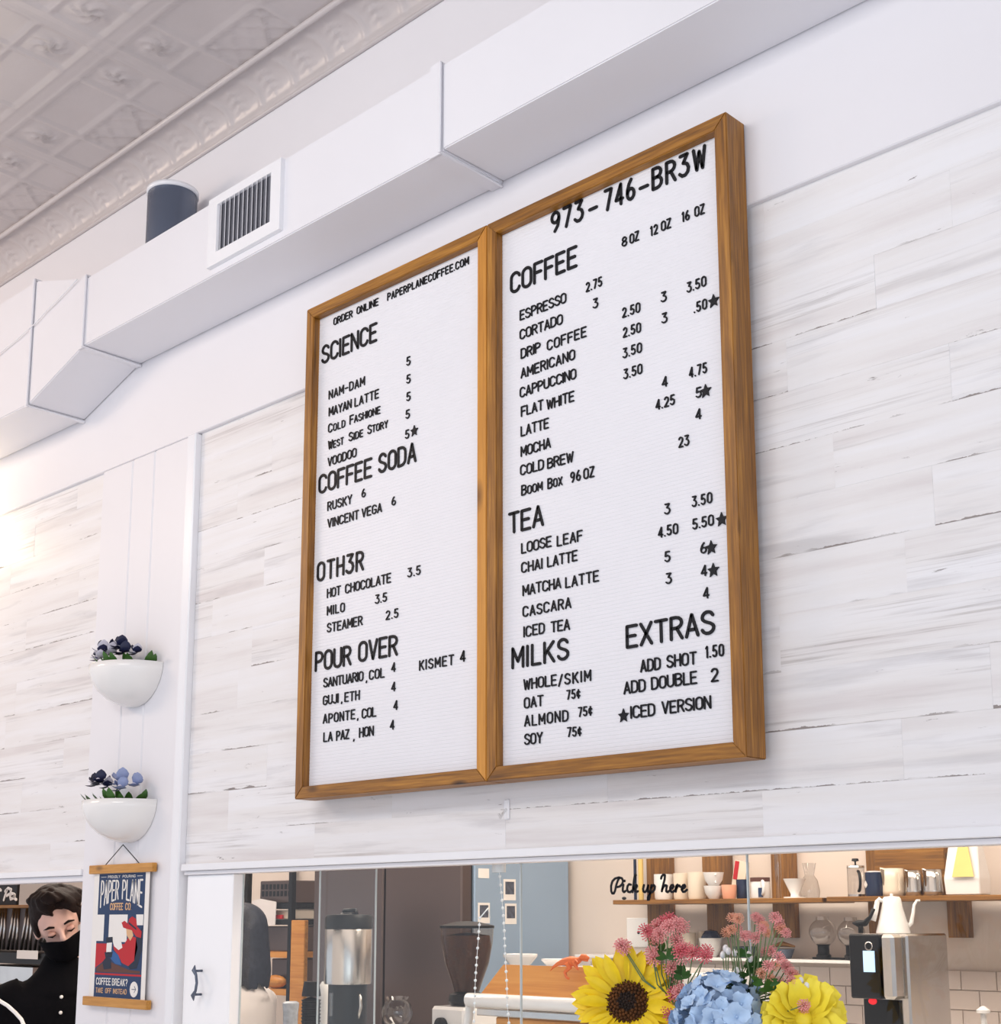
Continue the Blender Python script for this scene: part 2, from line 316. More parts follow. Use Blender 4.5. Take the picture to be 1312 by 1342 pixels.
# ------------------------------------------------------------------ stroke lettering
def arc(cx,cy,rx,ry,a0,a1,n=6): return [(cx+rx*math.cos(math.radians(a0+(a1-a0)*i/n)),cy+ry*math.sin(math.radians(a0+(a1-a0)*i/n))) for i in range(n+1)]
h=.5 # glyph width
O_=arc(.25,.75,.25,.25,0,180,8)+arc(.25,.25,.25,.25,180,360,8)+[(.5,.75)]
G={
'A':([[(0,0),(.25,1),(.5,0)],[(.09,.3),(.41,.3)]],.5),
'B':([[(0,0),(0,1)],[(0,1)]+arc(.24,.77,.23,.23,90,-90)+[(0,.54)],[(.2,.54)]+arc(.24,.27,.26,.27,90,-90)+[(0,0)]],.5),
'C':([arc(.25,.75,.25,.25,10,180)+arc(.25,.25,.25,.25,180,350)],.5),
'D':([[(0,0),(0,1),(.2,1)]+arc(.2,.7,.3,.3,90,0)+arc(.2,.3,.3,.3,0,-90)+[(0,0)]],.5),
'E':([[(.45,1),(0,1),(0,0),(.45,0)],[(0,.52),(.38,.52)]],.46),
'F':([[(.45,1),(0,1),(0,0)],[(0,.52),(.38,.52)]],.45),
'G':([arc(.25,.75,.25,.25,10,180)+arc(.25,.25,.25,.25,180,360)+[(.5,.45),(.28,.45)]],.5),
'H':([[(0,0),(0,1)],[(.48,0),(.48,1)],[(0,.52),(.48,.52)]],.48),
'I':([[(0,0),(0,1)]],.02),
'J':([[(.4,1),(.4,.22)]+arc(.2,.22,.2,.22,0,-170)],.4),
'K':([[(0,0),(0,1)],[(.46,1),(.02,.42)],[(.15,.58),(.48,0)]],.48),
'L':([[(0,1),(0,0),(.42,0)]],.42),
'M':([[(0,0),(0,1),(.28,.3),(.56,1),(.56,0)]],.56),
'N':([[(0,0),(0,1),(.48,0),(.48,1)]],.48),
'O':([O_],.5),
'P':([[(0,0),(0,1),(.22,1)]+arc(.22,.74,.26,.26,90,-90)+[(0,.48)]],.48),
'R':([[(0,0),(0,1),(.22,1)]+arc(.22,.75,.25,.25,90,-90)+[(0,.5)],[(.24,.5),(.48,0)]],.48),
'S':([arc(.24,.76,.23,.24,15,180)+[(.03,.66),(.12,.57),(.36,.45),(.46,.36)]+arc(.24,.25,.25,.25,10,-165)],.48),
'T':([[(0,1),(.5,1)],[(.25,1),(.25,0)]],.5),
'U':([[(0,1),(0,.25)]+arc(.25,.25,.25,.25,180,360)+[(.5,1)]],.5),
'V':([[(0,1),(.25,0),(.5,1)]],.5),
'W':([[(0,1),(.15,0),(.31,.85),(.47,0),(.62,1)]],.62),
'X':([[(0,0),(.48,1)],[(0,1),(.48,0)]],.48),
'Y':([[(0,1),(.25,.48),(.5,1)],[(.25,.48),(.25,0)]],.5),
'Z':([[(0,1),(.46,1),(0,0),(.46,0)]],.46),
'0':([O_],.5),
'1':([[(0,.82),(.14,1),(.14,0)]],.16),
'2':([arc(.24,.75,.23,.25,165,-10)+[(.42,.55),(0,0),(.47,0)]],.47),
'3':([[(.02,1),(.42,1),(.18,.62)]+arc(.2,.3,.27,.31,80,-150)],.47),
'4':([[(.36,0),(.36,1),(0,.25),(.48,.25)]],.48),
'5':([[(.43,1),(.07,1),(.03,.55)]+arc(.22,.31,.25,.31,125,-150)],.47),
'6':([arc(.25,.27,.24,.27,180,-180,12)+[(.02,.5),(.14,.8),(.3,1)]],.49),
'7':([[(0,1),(.46,1),(.16,0)]],.46),
'8':([arc(.24,.76,.2,.24,0,360,12),arc(.24,.26,.24,.26,0,360,12)],.48),
'9':([arc(.24,.72,.24,.27,0,360,12)+[(.48,.6),(.4,.25),(.2,0)]],.49),
'-':([[(0,.5),(.36,.5)]],.36),
'.':([[(0,.01),(0,.03)]],.02),
',':([[(.03,.03),(-.02,-.14)]],.03),
'/':([[(0,-.05),(.36,1.05)]],.36),
'?':([arc(.22,.78,.2,.22,170,-20)+[(.3,.5),(.22,.42),(.22,.28)],[(.22,.01),(.22,.03)]],.44),
'!':([[(0,1),(0,.3)],[(0,.01),(0,.03)]],.02),
'¢':([arc(.22,.62,.2,.14,20,180)+arc(.22,.32,.2,.14,180,340),[(.22,-.02),(.22,.95)]],.42),
}
GAP=.2
def strokes_to_bm(bm,lines,sw,y0,y1,T=lambda p:p,mi=0,n=8):
    for pl in lines:
        P=[Vector(T(p)) for p in pl]; r=sw/2
        for a,b in zip(P,P[1:]):
            d=b-a
            if d.length<1e-7: continue
            d.normalize(); q=Vector((-d.y,d.x))*r
            prism(bm,[(a+q)[:],(b+q)[:],(b-q)[:],(a-q)[:]],y0,y1,mi)
        for i,p in enumerate(P):
            if 0<i<len(P)-1:
                a=(P[i]-P[i-1]); b=(P[i+1]-P[i])
                if a.length>1e-7 and b.length>1e-7 and a.angle(b)<.2: continue
            prism(bm,[(p.x+r*math.cos(2*PI*k/n),p.y+r*math.sin(2*PI*k/n)) for k in range(n)],y0+1e-5,y1-1e-5 if y1>y0 else y1,mi)
GM={}
def glyph_mesh(ch,H,wx,mat,thick=.0022,sw=.135):
    key=(ch,round(H,4),round(wx,2),mat.name)
    if key in GM: return GM[key]
    bm=bmesh.new(); lines,w=G[ch]
    strokes_to_bm(bm,lines,sw*H,-thick,0,lambda p:(p[0]*H*wx,p[1]*H*(1-sw)+sw*H/2))
    bmesh.ops.recalc_face_normals(bm,faces=bm.faces)
    me=bpy.data.meshes.new('letter'); bm.to_mesh(me); bm.free(); me.materials.append(mat); GM[key]=me; return me
def star_mesh():
    if 'star' in GM: return GM['star']
    bm=bmesh.new(); prism(bm,[((.0128 if k%2==0 else .0062)*math.sin(k*PI/5),(.0135 if k%2==0 else .0062)*math.cos(k*PI/5)) for k in range(10)],-.0025,0)
    bmesh.ops.recalc_face_normals(bm,faces=bm.faces)
    me=bpy.data.meshes.new('star'); bm.to_mesh(me); bm.free(); me.materials.append(M['letter']); GM['star']=me; return me
def put_text(parent,txt,x0,y0,x1,H,Y,smallcaps=False,mat=None):
    mat=mat or M['letter']
    P=W(x0,y0,Y); z=P.z; X0=P.x; X1=Xat(x1,z,Y)
    hs=[H*(.82 if smallcaps and i else 1) for i in range(len(txt))]
    nat=sum(G[c][1]*hh for c,hh in zip(txt,hs))+GAP*H*(len(txt)-1)
    tot=X1-X0-.155*H
    if len(txt)>1 or len(txt)==1: k=tot/nat if nat>.1*H else 1.0
    k=max(.5,min(1.9,k)); q=Vector((X0+.0775*H,Y,z))
    wx=round(k,1)
    # keep letter widths natural, let spacing absorb the rest
    wx=1.08
    if len(txt)>1:
        gm=.26 if any(c in '.0123456789' for c in txt) else .20
        wx=(tot-gm*H*(len(txt)-1))/sum(G[c][1]*hh for c,hh in zip(txt,hs))
    wx=round(max(.72,min(1.12,wx)),2); natw=sum(G[c][1]*hh*wx for c,hh in zip(txt,hs))
    gap=(tot-natw)/(len(txt)-1) if len(txt)>1 else 0
    for c,hh in zip(txt,hs):
        o=bpy.data.objects.new('letter',glyph_mesh(c,hh,wx,mat)); COL.objects.link(o); o.parent=parent
        o.location=q+Vector((0,0,random.uniform(-.0004,.0004)))-wloc(parent); o.rotation_euler[1]=random.uniform(-.012,.012)
        q.x+=G[c][1]*hh*wx+gap
def put_star(parent,x,y,Y):
    o=bpy.data.objects.new('star',star_mesh()); COL.objects.link(o); o.parent=parent; o.location=W(x,y,Y)-wloc(parent)
# ------------------------------------------------------------------ SETTING: front wall
PY=.012     # face of the planks
wf=struct(boxobj('wall_front',-8.5,2.2,.045,.14,1.735,4.0,M['white']))
hd=boxobj('header_panel',-8.5,2.2,0,.044,2.867,4.0,M['white'],wf,.002)
rows=[1.733,1.811,1.908,2.008,2.108,2.207,2.306,2.402,2.499,2.596,2.692,2.792,2.869]
def jx(x,y): return W(x,y,PY).x
joint=[jx(1000,1070),jx(1183,980),jx(350,1000),jx(1023,860),jx(1187,730),jx(1100,700)+.17,jx(1093,605),jx(1246,490),jx(1100,500)-.1,jx(1147,370),jx(1246,250),jx(1002,315)]
PM={}
def plank(x0,x1,z0,z1):
    g=0; k=(round(x1-x0,3),round(z1-z0,3))
    if k not in PM:
        bm=bmesh.new(); w=(x1-x0)/2-g; hh=(z1-z0)/2-g; box(bm,-w,w,0,.032,-hh,hh,.00025); PM[k]=bpy.data.meshes.new('plank'); bm.to_mesh(PM[k]); bm.free(); PM[k].materials.append(M['plank'])
    o=bpy.data.objects.new('plank',PM[k]); COL.objects.link(o); o.parent=wf
    o.location=Vector(((x0+x1)/2,PY+random.uniform(-.0003,.0003),(z0+z1)/2))-wf.location
for r in range(12):
    for (a,b) in ((-3.041,1.2),(-5.6,-3.517)):
        j=joint[r]; x=j-math.ceil((j-a)/.6)*.6
        while x<b:
            p,q=max(x,a),min(x+.6,b)
            if q-p>.004: plank(p,q,rows[r],rows[r+1])
            x+=.6
# pilaster of three boards
pil=struct(bpy.data.objects.new('trim_1',None)); COL.objects.link(pil)
for a,b in ((-3.517,-3.3575),(-3.3565,-3.2455),(-3.2445,-3.081)):
    boxobj('pilaster_board',a,b,-.002,.14,0,2.866,M['white'],pil,.004)
boxobj('corner_bead',-3.080,-3.042,-.008,.14,0,2.866,M['trimw'],pil,.003)
# ledge and track
lg=struct(boxobj('trim_2',-3.034,2.2,-.006,.06,1.716,1.733,M['trimw'],None,.0015))
boxobj('window_track',-3.034,2.2,.004,.045,1.706,1.7155,M['white'],lg,.001)
lg2=struct(boxobj('trim_3',-8.5,-3.518,-.006,.06,1.716,1.733,M['trimw'],None,.0015))
boxobj('window_track',-8.5,-3.518,.004,.06,1.700,1.7155,M['white'],lg2,.001)
# upper wall strip is the header; ceiling and cornice
CZ=3.76
tile_bm=bmesh.new(); nT=72; a=.586/2
def th(x,y):
    ax,ay=abs(x),abs(y); hgt=0
    for d in (a-ax,a-ay):
        hgt=max(hgt,.0055*math.exp(-((d-.004)/.004)**2),.004*math.exp(-((d-.026)/.004)**2),.0022 if d<.026 else 0)
    for d,o in ((ax-.126,ay),(ay-.126,ax)):
        if o<a-.03: hgt=max(hgt,.005*math.exp(-(d/.005)**2))
    if ax<.12 and ay<.12:
        for s in (x+y*1.0,x-y*1.0):
            q=(s/.062)%1.0; q=min(q,1-q)*.062; hgt=max(hgt,.0028*math.exp(-(q/.0032)**2))
    if .133<ax<a-.033 and .133<ay<a-.033:
        u=(ax-.196)/.06; v=(ay-.196)/.06; rr=math.hypot(u,v); an=math.atan2(v,u)
        e=max(0,1-rr); hgt=max(hgt,.007*e*(.55+.45*math.sin(5*an+9*rr))+.003*max(0,math.sin(14*u+3*v)*math.cos(11*v))*e**.5)
    return hgt*1.5
V=[[tile_bm.verts.new((x,y,-th(x,y))) for y in [(-a+2*a*j/nT) for j in range(nT+1)]] for x in [(-a+2*a*i/nT) for i in range(nT+1)]]
for i in range(nT):
    for j in range(nT): tile_bm.faces.new([V[i][j],V[i][j+1],V[i+1][j+1],V[i+1][j]])
tme=bpy.data.meshes.new('ceiling_tile'); tile_bm.to_mesh(tme); tile_bm.free(); tme.materials.append(M['tin']); tme.polygons.foreach_set('use_smooth',[True]*len(tme.polygons))
ceil=struct(boxobj('ceiling',-8.5,2.2,-6.2,.14,CZ+.004,CZ+.06,M['tin']))
for i in range(-4,5):
    for j in range(-1,6):
        o=bpy.data.objects.new('ceiling_tile',tme); COL.objects.link(o); o.parent=ceil
        o.location=Vector((-2.937-.293-.586*i,-.39+.293-.586*j,CZ))-ceil.location
# cornice cove
cor=struct(bpy.data.objects.new('trim_4',None)); COL.objects.link(cor)
cb=bmesh.new(); nu,nv=36,22; segL=.278
def cove(u,s):
    # s 0 bottom on wall -> 1 top at ceiling ; ogee
    ang=s*PI/2
    y=-.004-.094*(1-math.cos(ang))**.9; z=3.683+.072*math.sin(ang)**.9 if s>0 else 3.683
    nrm=Vector((0,-math.cos(ang*.6+.3),-math.sin(ang*.6+.5))).normalized()
    d=0
    for c0 in (.25,.75):
        uu=u-c0-.05*math.sin(s*PI*1.3)
        d+=.007*math.exp(-(uu/.035)**2)*math.sin(min(1,s*1.15)*PI)**.5 if 0<s<.87 else 0
    for c0 in (0,.5,1):
        uu=(u-c0)/.14; vv=(s-.5)/.42; rr=math.hypot(uu,vv)
        if rr<1: d+=.006*(1-rr)*(.6+.5*math.sin(16*vv+4*abs(uu))+.35*math.cos(9*uu))
    if s<.10: d+=.005
    return Vector((0,y,z))+nrm*d
VV=[]
for i in range(nu+1):
    row=[]
    for j in range(nv+1):
        p=cove(i/nu,j/nv); p.x=(i/nu-.5)*segL; row.append(cb.verts.new(p))
    VV.append(row)
for i in range(nu):
    for j in range(nv): cb.faces.new([VV[i][j],VV[i+1][j],VV[i+1][j+1],VV[i][j+1]])
bmesh.ops.recalc_face_normals(cb,faces=cb.faces)
cme=bpy.data.meshes.new('cornice_panel'); cb.to_mesh(cme); cb.free(); cme.materials.append(M['tin']); cme.polygons.foreach_set('use_smooth',[True]*len(cme.polygons))
for i in range(-10,16):
    o=bpy.data.objects.new('cornice_panel',cme); COL.objects.link(o); o.parent=cor; o.location=(-2.59-segL*i,0,0)
bm=bmesh.new(); tube(bm,[(-8.5,-.098,CZ-.006),(2.2,-.098,CZ-.006)],.0085,10); link('cornice_bead',bm,M['tin'],cor,True)
bm=bmesh.new(); tube(bm,[(-8.5,-.004,3.681),(2.2,-.004,3.681)],.006,8); link('cornice_lip',bm,M['tin'],cor,True)
# floor
fl=struct(boxobj('floor',-10,2.2,-6.2,2.6,-.06,0,M['floor_pale']))
# ------------------------------------------------------------------ kitchen shell
KB=2.3
kb=struct(boxobj('wall_back',-10,2.2,KB,KB+.1,0,3.1,M['kwall']))
kl=struct(boxobj('wall_left',-10,-9.9,.14,KB,0,3.1,M['kwall']))
kr=struct(boxobj('wall_right',2.1,2.2,.14,KB,0,3.1,M['kwall']))
kc=struct(boxobj('ceiling_kitchen',-10,2.2,.14,KB+.1,2.95,3.0,M['kwall']))
# half wall below the glass and stone worktop
hw=struct(boxobj('wall_counter',-3.034,2.2,.0,.12,0,1.06,M['white']))
hw2=struct(boxobj('wall_counter_left',-8.5,-3.518,.0,.12,0,1.06,M['white']))
ct=tag(boxobj('countertop',-3.03,2.05,-.62,.30,1.061,1.10,M['counter'],None,.004),'pale stone pick-up counter running under the glass screen','counter')
boxobj('counter_front',-3.0,2.05,-.56,-.02,0,1.06,M['white'],ct)
# ------------------------------------------------------------------ white door panel with bow handle
dr=struct(boxobj('door_1',-3.03,-2.835,.012,.045,1.101,1.7055,M['door'],None,.002))
bm=bmesh.new(); hp=W(262,1288,.0)
tube(bm,[hp+Vector((-.006,-.012,.042)),hp+Vector((-.010,-.012,.030)),hp+Vector((.002,-.013,.018)),hp+Vector((.006,-.013,0)),hp+Vector((.002,-.013,-.018)),hp+Vector((-.010,-.012,-.030)),hp+Vector((-.006,-.012,-.042))],[.001,.0055,.0034,.0034,.0034,.0055,.001],10)
for zz in (.028,-.028): tube(bm,[hp+Vector((-.010,-.012,zz)),hp+Vector((-.010,.013,zz))],.003,8)
ho=link('door_handle',bm,M['dark'],dr,True); ho.location=-dr.location; ho['label']='dark curved bow handle'
# ------------------------------------------------------------------ glass screen
GY=.03
def pane(n,x0,x1,y,z0=1.1,z1=1.7055):
    o=struct(boxobj('window_%d'%n,x0,x1,y-.002,y+.002,z0,z1,M['glass']))
    for x in (x0,x1): boxobj('pane_edge',x-.0006,x+.0006,y-.0023,y+.0023,z0,z1,M['glassedge'],o)
    return o
xe=[Xat(418,1.55,GY),Xat(492,1.55,GY+.012),Xat(683,1.55,GY),Xat(983,1.55,GY)]
pane(1,-2.834,xe[1],GY+.012); pane(2,xe[0],xe[2]-.0006,GY); pane(3,xe[2]+.0006,xe[3]-.0006,GY); pane(4,xe[3]+.0006,.4,GY)
# "Pick up here" vinyl on pane 3 / 4
SCR=[[(300,165),(291,182),(283,205),(277,235),(270,250),(262,250),(256,238),(255,210),(262,185),(276,170),(298,164),(313,168),(320,182),(315,200),(303,212),(288,216)],
[(322,203),(318,220),(318,236),(325,243),(334,236)],[(328,181),(328,184)],
[(362,203),(352,200),(344,210),(341,226),(347,241),(358,243),(369,234)],
[(389,152),(384,150),(380,170),(375,205),(371,243)],[(373,226),(384,208),(392,204),(395,211),(388,222),(376,226),(384,232),(390,243),(400,238)],
[(432,205),(427,225),(429,239),(438,243),(448,232),(455,207)],[(455,207),(452,228),(455,242),(464,236)],
[(472,205),(468,235),(463,265),(459,282),(453,284),(453,270),(463,250),(478,241),(489,228),(491,213),(485,205),(476,210),(469,222)],
[(524,170),(527,158),(536,149),(545,152),(543,175),(535,205),(528,238)],[(529,232),(536,215),(548,205),(555,209),(552,225),(552,239),(560,243),(568,236)],
[(573,228),(585,222),(592,212),(588,204),(579,206),(573,218),(573,232),(580,242),(590,241),(600,232)],
[(600,232),(607,208),(612,203)],[(609,206),(606,222),(603,240)],[(606,225),(614,210),(623,207),(627,214)],
[(634,228),(647,221),(654,212),(650,204),(642,206),(636,218),(636,232),(642,241),(652,240),(663,230)]]
bm=bmesh.new()
for L_ in SCR:
    pts=[W(740+x/4.1,1110+y/4.1,GY) for x,y in L_]
    strokes_to_bm(bm,[[(p.x,p.z) for p in pts]],.0042,GY-.0036,GY-.0023)
bmesh.ops.recalc_face_normals(bm,faces=bm.faces)
tag(link('window_lettering',bm,M['letter']),'black script words Pick up here on the glass screen','lettering')
# ------------------------------------------------------------------ duct
duct=tag(bpy.data.objects.new('air_duct',None),'white painted rectangular air duct stepping down along the wall under the cornice','duct'); COL.objects.link(duct); duct.location=(-2.9,0,3.2)
def duct_run(x0,x1,l0,h0,l1,h1,yd0=.18,yd1=.18):
    bm=bmesh.new()
    v=[bm.verts.new(Vector(p)-duct.location) for p in ((x0,-.001,l0),(x0,-yd0,l0),(x0,-yd0,h0),(x0,-.001,h0),(x1,-.001,l1),(x1,-yd1,l1),(x1,-yd1,h1),(x1,-.001,h1))]
    for q in ((0,1,2,3),(4,7,6,5),(0,4,5,1),(1,5,6,2),(2,6,7,3),(3,7,4,0)): bm.faces.new([v[i] for i in q])
    bmesh.ops.bevel(bm,geom=[e for e in bm.edges],offset=.0025,segments=2,affect='EDGES')
    bmesh.ops.recalc_face_normals(bm,faces=bm.faces)
    return link('duct_section',bm,M['duct'],duct)
duct_run(-1.917,2.2,3.150,3.342,3.150,3.342,.181,.181)
duct_run(-3.345,-1.918,3.145,3.345,3.145,3.345)
duct_run(-3.64,-3.346,3.055,3.433,3.145,3.345)
duct_run(-8.5,-3.641,3.055,3.433,3.055,3.433)
def flange(x,w,l,h_,t=.005,tilt=0):
    bm=bmesh.new(); D=.18
    for (y0,y1,z0,z1) in ((-D-t,-D+.001,l-t,h_+t),(-D,-.001,l-t,l+.001),(-D,-.001,h_-.001,h_+t)):
        box(bm,x-w/2,x+w/2,y0,y1,z0,z1)
    tube(bm,[(x+w/2,-D-t,h_),(x+w/2,-D-t-.001,l-.001),(x+w/2,-.002,l-t)],.0035,8)
    for v in bm.verts: v.co-=duct.location
    link('flange',bm,M['duct'],duct)
flange(-1.937,.030,3.145,3.345); flange(-3.352,.022,3.143,3.348); flange(-3.648,.014,3.052,3.436)
# vent grille
P0=Vector((-2.598,-.186,3.256))
gr=thing('air_vent','white air vent with upright louvres on the face of the duct','vent',P0)
bm=bmesh.new(); X0,X1,Z0,Z1=-2.742,-2.452,3.164,3.343; x0,x1,z0,z1=-2.706,-2.488,3.195,3.320
for q in ((X0,x0,Z0,Z1),(x1,X1,Z0,Z1),(x0,x1,Z0,z0),(x0,x1,z1,Z1)):
    box(bm,q[0]-P0.x,q[1]-P0.x,-.006,.006,q[2]-P0.z,q[3]-P0.z)
link('vent_frame',bm,M['trimw'],gr)
boxobj('vent_backing',x0,x1,-.183,-.1815,z0,z1,M['grey'],gr)
for k in range(12):
    xx=x0+(k+.55)*(x1-x0)/12
    bm=bmesh.new(); box(bm,-.0085,.0085,-.0006,.0006,-(z1-z0)/2,(z1-z0)/2)
    o=link('louvre',bm,M['trimw'],gr); o.location=Vector((xx,-.186,(z0+z1)/2))-P0; o.rotation_euler[2]=math.radians(-38)
# cylinder speaker
bm=bmesh.new(); lathe(bm,[(0,0),(.062,0),(.066,.004),(.066,.175),(.064,.178)],40)
sp=tag(link('cylinder_speaker',bm,M['dark'],None,True),'dark grey upright cylinder standing on top of the duct behind its edge','speaker'); sp.location=(-3.075,-.088,3.346); sharp(sp)
bm=bmesh.new(); lathe(bm,[(.060,.176),(.0695,.176),(.0695,.188),(.060,.190),(0,.190)],40); link('cap',bm,M['trimw'],sp,True)
# cable
bm=bmesh.new(); tube(bm,[W(x,y,-.1875) for x,y in ((101,366),(89,379),(76.5,392),(60,408),(45,425),(37,431),(22,445),(9,455),(0,463),(-20,478))],.0018,6)
tag(link('thin_cable',bm,M['duct'],None,True),'thin pale cable running diagonally over the left end of the duct','cable')
# wall lamp outside the left edge that makes the warm pool of light
lp=thing('wall_lamp','small brass wall lamp on the left whitewashed panel','lamp',(-4.36,.012,2.83))
bm=bmesh.new(); lathe(bm,[(0,0),(.035,0),(.035,.012),(0,.014)],20); o=link('backplate',bm,M['gold'],lp,True); o.rotation_euler=(PI/2,0,0)
bm=bmesh.new(); tube(bm,[(0,-.01,0),(0,-.06,.0),(0,-.1,-.03),(0,-.13,-.03)],.005,8); link('arm',bm,M['gold'],lp,True)
bm=bmesh.new(); lathe(bm,[(.012,.06),(.05,0),(.048,0),(.010,.058)],20,(0,-.13,-.045)); link('lamp_shade',bm,M['ceram'],lp,True)
# ------------------------------------------------------------------ letter boards
FZ0,FZ1=1.861,3.026; FY=-.060; BY=-.002; LP=-.041; FWd=.027
def board(x0,x1,label,light_right):
    t=thing('letter_board',label,'menu board',((x0+x1)/2,BY,FZ0),0)
    off=t.location
    def bar(name,pts,mat):   # pts: 4 (x,z) mitred outline, own origin at its centre
        cx=sum(p[0] for p in pts)/4; cz=sum(p[1] for p in pts)/4
        bm=bmesh.new(); prism(bm,[(p[0]-cx,p[1]-cz) for p in pts],FY,BY)
        for v in bm.verts: v.co.y-=BY
        bmesh.ops.bevel(bm,geom=[e for e in bm.edges],offset=.0014,segments=2,affect='EDGES')
        bmesh.ops.recalc_face_normals(bm,faces=bm.faces)
        o=link(name,bm,mat,t); o.location=(cx-off.x,0,cz-off.z); return o
    w=FWd; z0,z1=FZ0,FZ1
    bar('frame_rail',[(x0,z1),(x0+w,z1-w),(x1-w,z1-w),(x1,z1)],M['frame_x'])
    bar('frame_rail',[(x0,z0),(x1,z0),(x1-w,z0+w),(x0+w,z0+w)],M['frame_x'])
    bar('frame_stile',[(x0,z0),(x0+w,z0+w),(x0+w,z1-w),(x0,z1)],M['frame_z'])
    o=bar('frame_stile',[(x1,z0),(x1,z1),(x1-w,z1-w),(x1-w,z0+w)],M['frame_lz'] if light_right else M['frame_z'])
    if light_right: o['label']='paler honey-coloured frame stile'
    bm=bmesh.new(); n=int((z1-z0-2*w)/.0073); pz=(z1-z0-2*w)/n
    rows_=[]
    for k in range(n):
        zb=z0+w+k*pz
        for f,d in ((0,0.),(.10,.0005),(.22,.0),(.5,-.0001),(1,-.0)):
            if f<1 or k==n-1: rows_.append((zb+f*pz,d))
    va=[bm.verts.new((x0+w-off.x,LP+d-BY,z-off.z)) for z,d in rows_]; vb=[bm.verts.new((x1-w-off.x,LP+d-BY,z-off.z)) for z,d in rows_]
    for i in range(len(rows_)-1): bm.faces.new([va[i],vb[i],vb[i+1],va[i+1]])
    q=[bm.verts.new((x-off.x,-.012-BY,z-off.z)) for x,z in ((x0+w,z0+w),(x1-w,z0+w),(x1-w,z1-w),(x0+w,z1-w))]
    bm.faces.new([q[0],q[3],q[2],q[1]]); bm.faces.new([va[0],q[0],q[1],vb[0]]); bm.faces.new([va[-1],vb[-1],q[2],q[3]])
    bmesh.ops.recalc_face_normals(bm,faces=bm.faces)
    link('letter_panel',bm,M['panel'],t)
    return t
XL,XM,XR=-2.511,-1.910,-1.307
bL=board(XL,XM-.0004,'left white letter board in a brown wooden frame listing science and pour over coffees',True)
bR=board(XM+.0004,XR,'right white letter board in a brown wooden frame with phone number and coffee prices',False)
LY=LP-.0003
s_,b_=.0222,.047
def TL(t,x0,y0,x1,H=s_,sc_=False): put_text(bL,t,x0,y0,x1,H,LY,sc_)
def TR(t,x0,y0,x1,H=s_,sc_=False): put_text(bR,t,x0,y0,x1,H,LY,sc_)
TL('ORDER',437.5,427,462.5,.0185); TL('ONLINE',467.8,413,496.5,.0185); TL('PAPERPLANECOFFEE.COM',508,395,615,.0185)
TL('SCIENCE',421.6,478.5,495,b_)
for x,y in ((533,480.5),(533,503.7),(533,527),(532,550.2),(531.3,576.4)): TL('5',x,y,x+6,.021)
put_star(bL,543.5,565,LY)
TL('NAM-DAM',431.2,524,478.7); TL('MAYAN',431.2,546.5,461.2); TL('LATTE',465,534,497.2)
TL('COLD',430.4,568,453,s_,True); TL('FASHIONE',458.5,557,499.2,s_,True)
TL('WEST',430.4,590,451,s_,True); TL('SIDE',457.3,579.5,476.5,s_,True); TL('STORY',482,570,509,s_,True)
TL('VOODOO',429.8,612,467.8); TL('COFFEE',417.7,648.6,488.3,b_); TL('SODA',496,622,546.3,b_)
TL('RUSKY',429.5,670.4,461.8); TL('6',474.3,652.7,479.9,.0205)
TL('VINCENT',429.5,692.5,470.8); TL('VEGA',474.3,679,501); TL('6',513.6,663.4,519.2,.0205)
TL('0TH3R',415.5,763.7,477.4,b_); TL('HOT',428.9,784.2,447); TL('CHOCOLATE',452.7,778.5,513); TL('3.5',534.7,757.3,551.8,.021)
TL('MILO',428.9,807.1,452.3); TL('3.5',492.2,792,507.6,.021); TL('STEAMER',428.9,829.8,475.6); TL('2.5',505.9,813.2,522.6,.021)
TL('POUR',412.9,881.3,461,b_); TL('OVER',469.6,869,521.8,b_)
TL('SANTUARIO',424.2,901.7,476.7); TL(',',480,894,481.8); TL('COL',484.1,891.5,504.4); TL('4',513.2,881.2,518.9,.021)
TL('KISMET',549.8,879.3,595.4); TL('4',603.3,868.6,610.5,.024)
TL('GUJI',423.6,924.9,444.2); TL(',',447.5,921.5,449); TL('ETH',451.8,920.5,471.8); TL('4',513.2,907,518.9,.021)
TL('APONTE',423.6,949,466); TL(',',468.5,943.5,470.2); TL('COL',474.5,942,493.6); TL('4',516,931,521.7,.021)
TL('LA',424.2,973,436.3); TL('PAZ',441,971,458.1); TL(',',463.5,970.5,465); TL('HON',471,967,490.2); TL('4',511.4,957,517,.021)
ph=.047
TR('973',722,308,766,ph); TR('-',771.5,291,784.5,ph); TR('746',791.8,279,833.6,ph); TR('-',837.5,263.5,850.5,ph); TR('BR3W',854.4,251.5,927,ph)
TR('8',815.3,325,820.8,.0205); TR('OZ',825.6,320.5,838.3,.0205); TR('12',852.8,310.3,863,.0205); TR('OZ',866.9,304,880.3,.0205)
TR('16',894.1,292.3,904.7,.0205); TR('OZ',910.7,285.5,924.4,.0205)
TR('COFFEE',668.8,386.8,757.6,b_)
TR('ESPRESSO',681.6,421,742.9); TR('2.75',768.3,383.7,789.8,.0205)
TR('CORTADO',681.6,446.3,738.2); TR('3',777.7,405.5,783.5,.0205)
TR('DRIP',682.9,471,709); TR('COFFEE',717.3,460.5,769.5); TR('2.50',815.9,417.8,839.9,.0205); TR('3',866.9,397.5,874,.0205); TR('3.50',900.7,384.5,926.6,.0205)
TR('AMERICANO',682.9,497,754.4); TR('2.50',816.8,443.8,840.8,.0205); TR('3',867.9,425,874.5,.0205); TR('.50',909.8,411,927.5,.0205); put_star(bR,935.8,394.8,LY)
TR('CAPPUCCINO',681.6,522,756); TR('3.50',816.8,470.4,842,.0205)
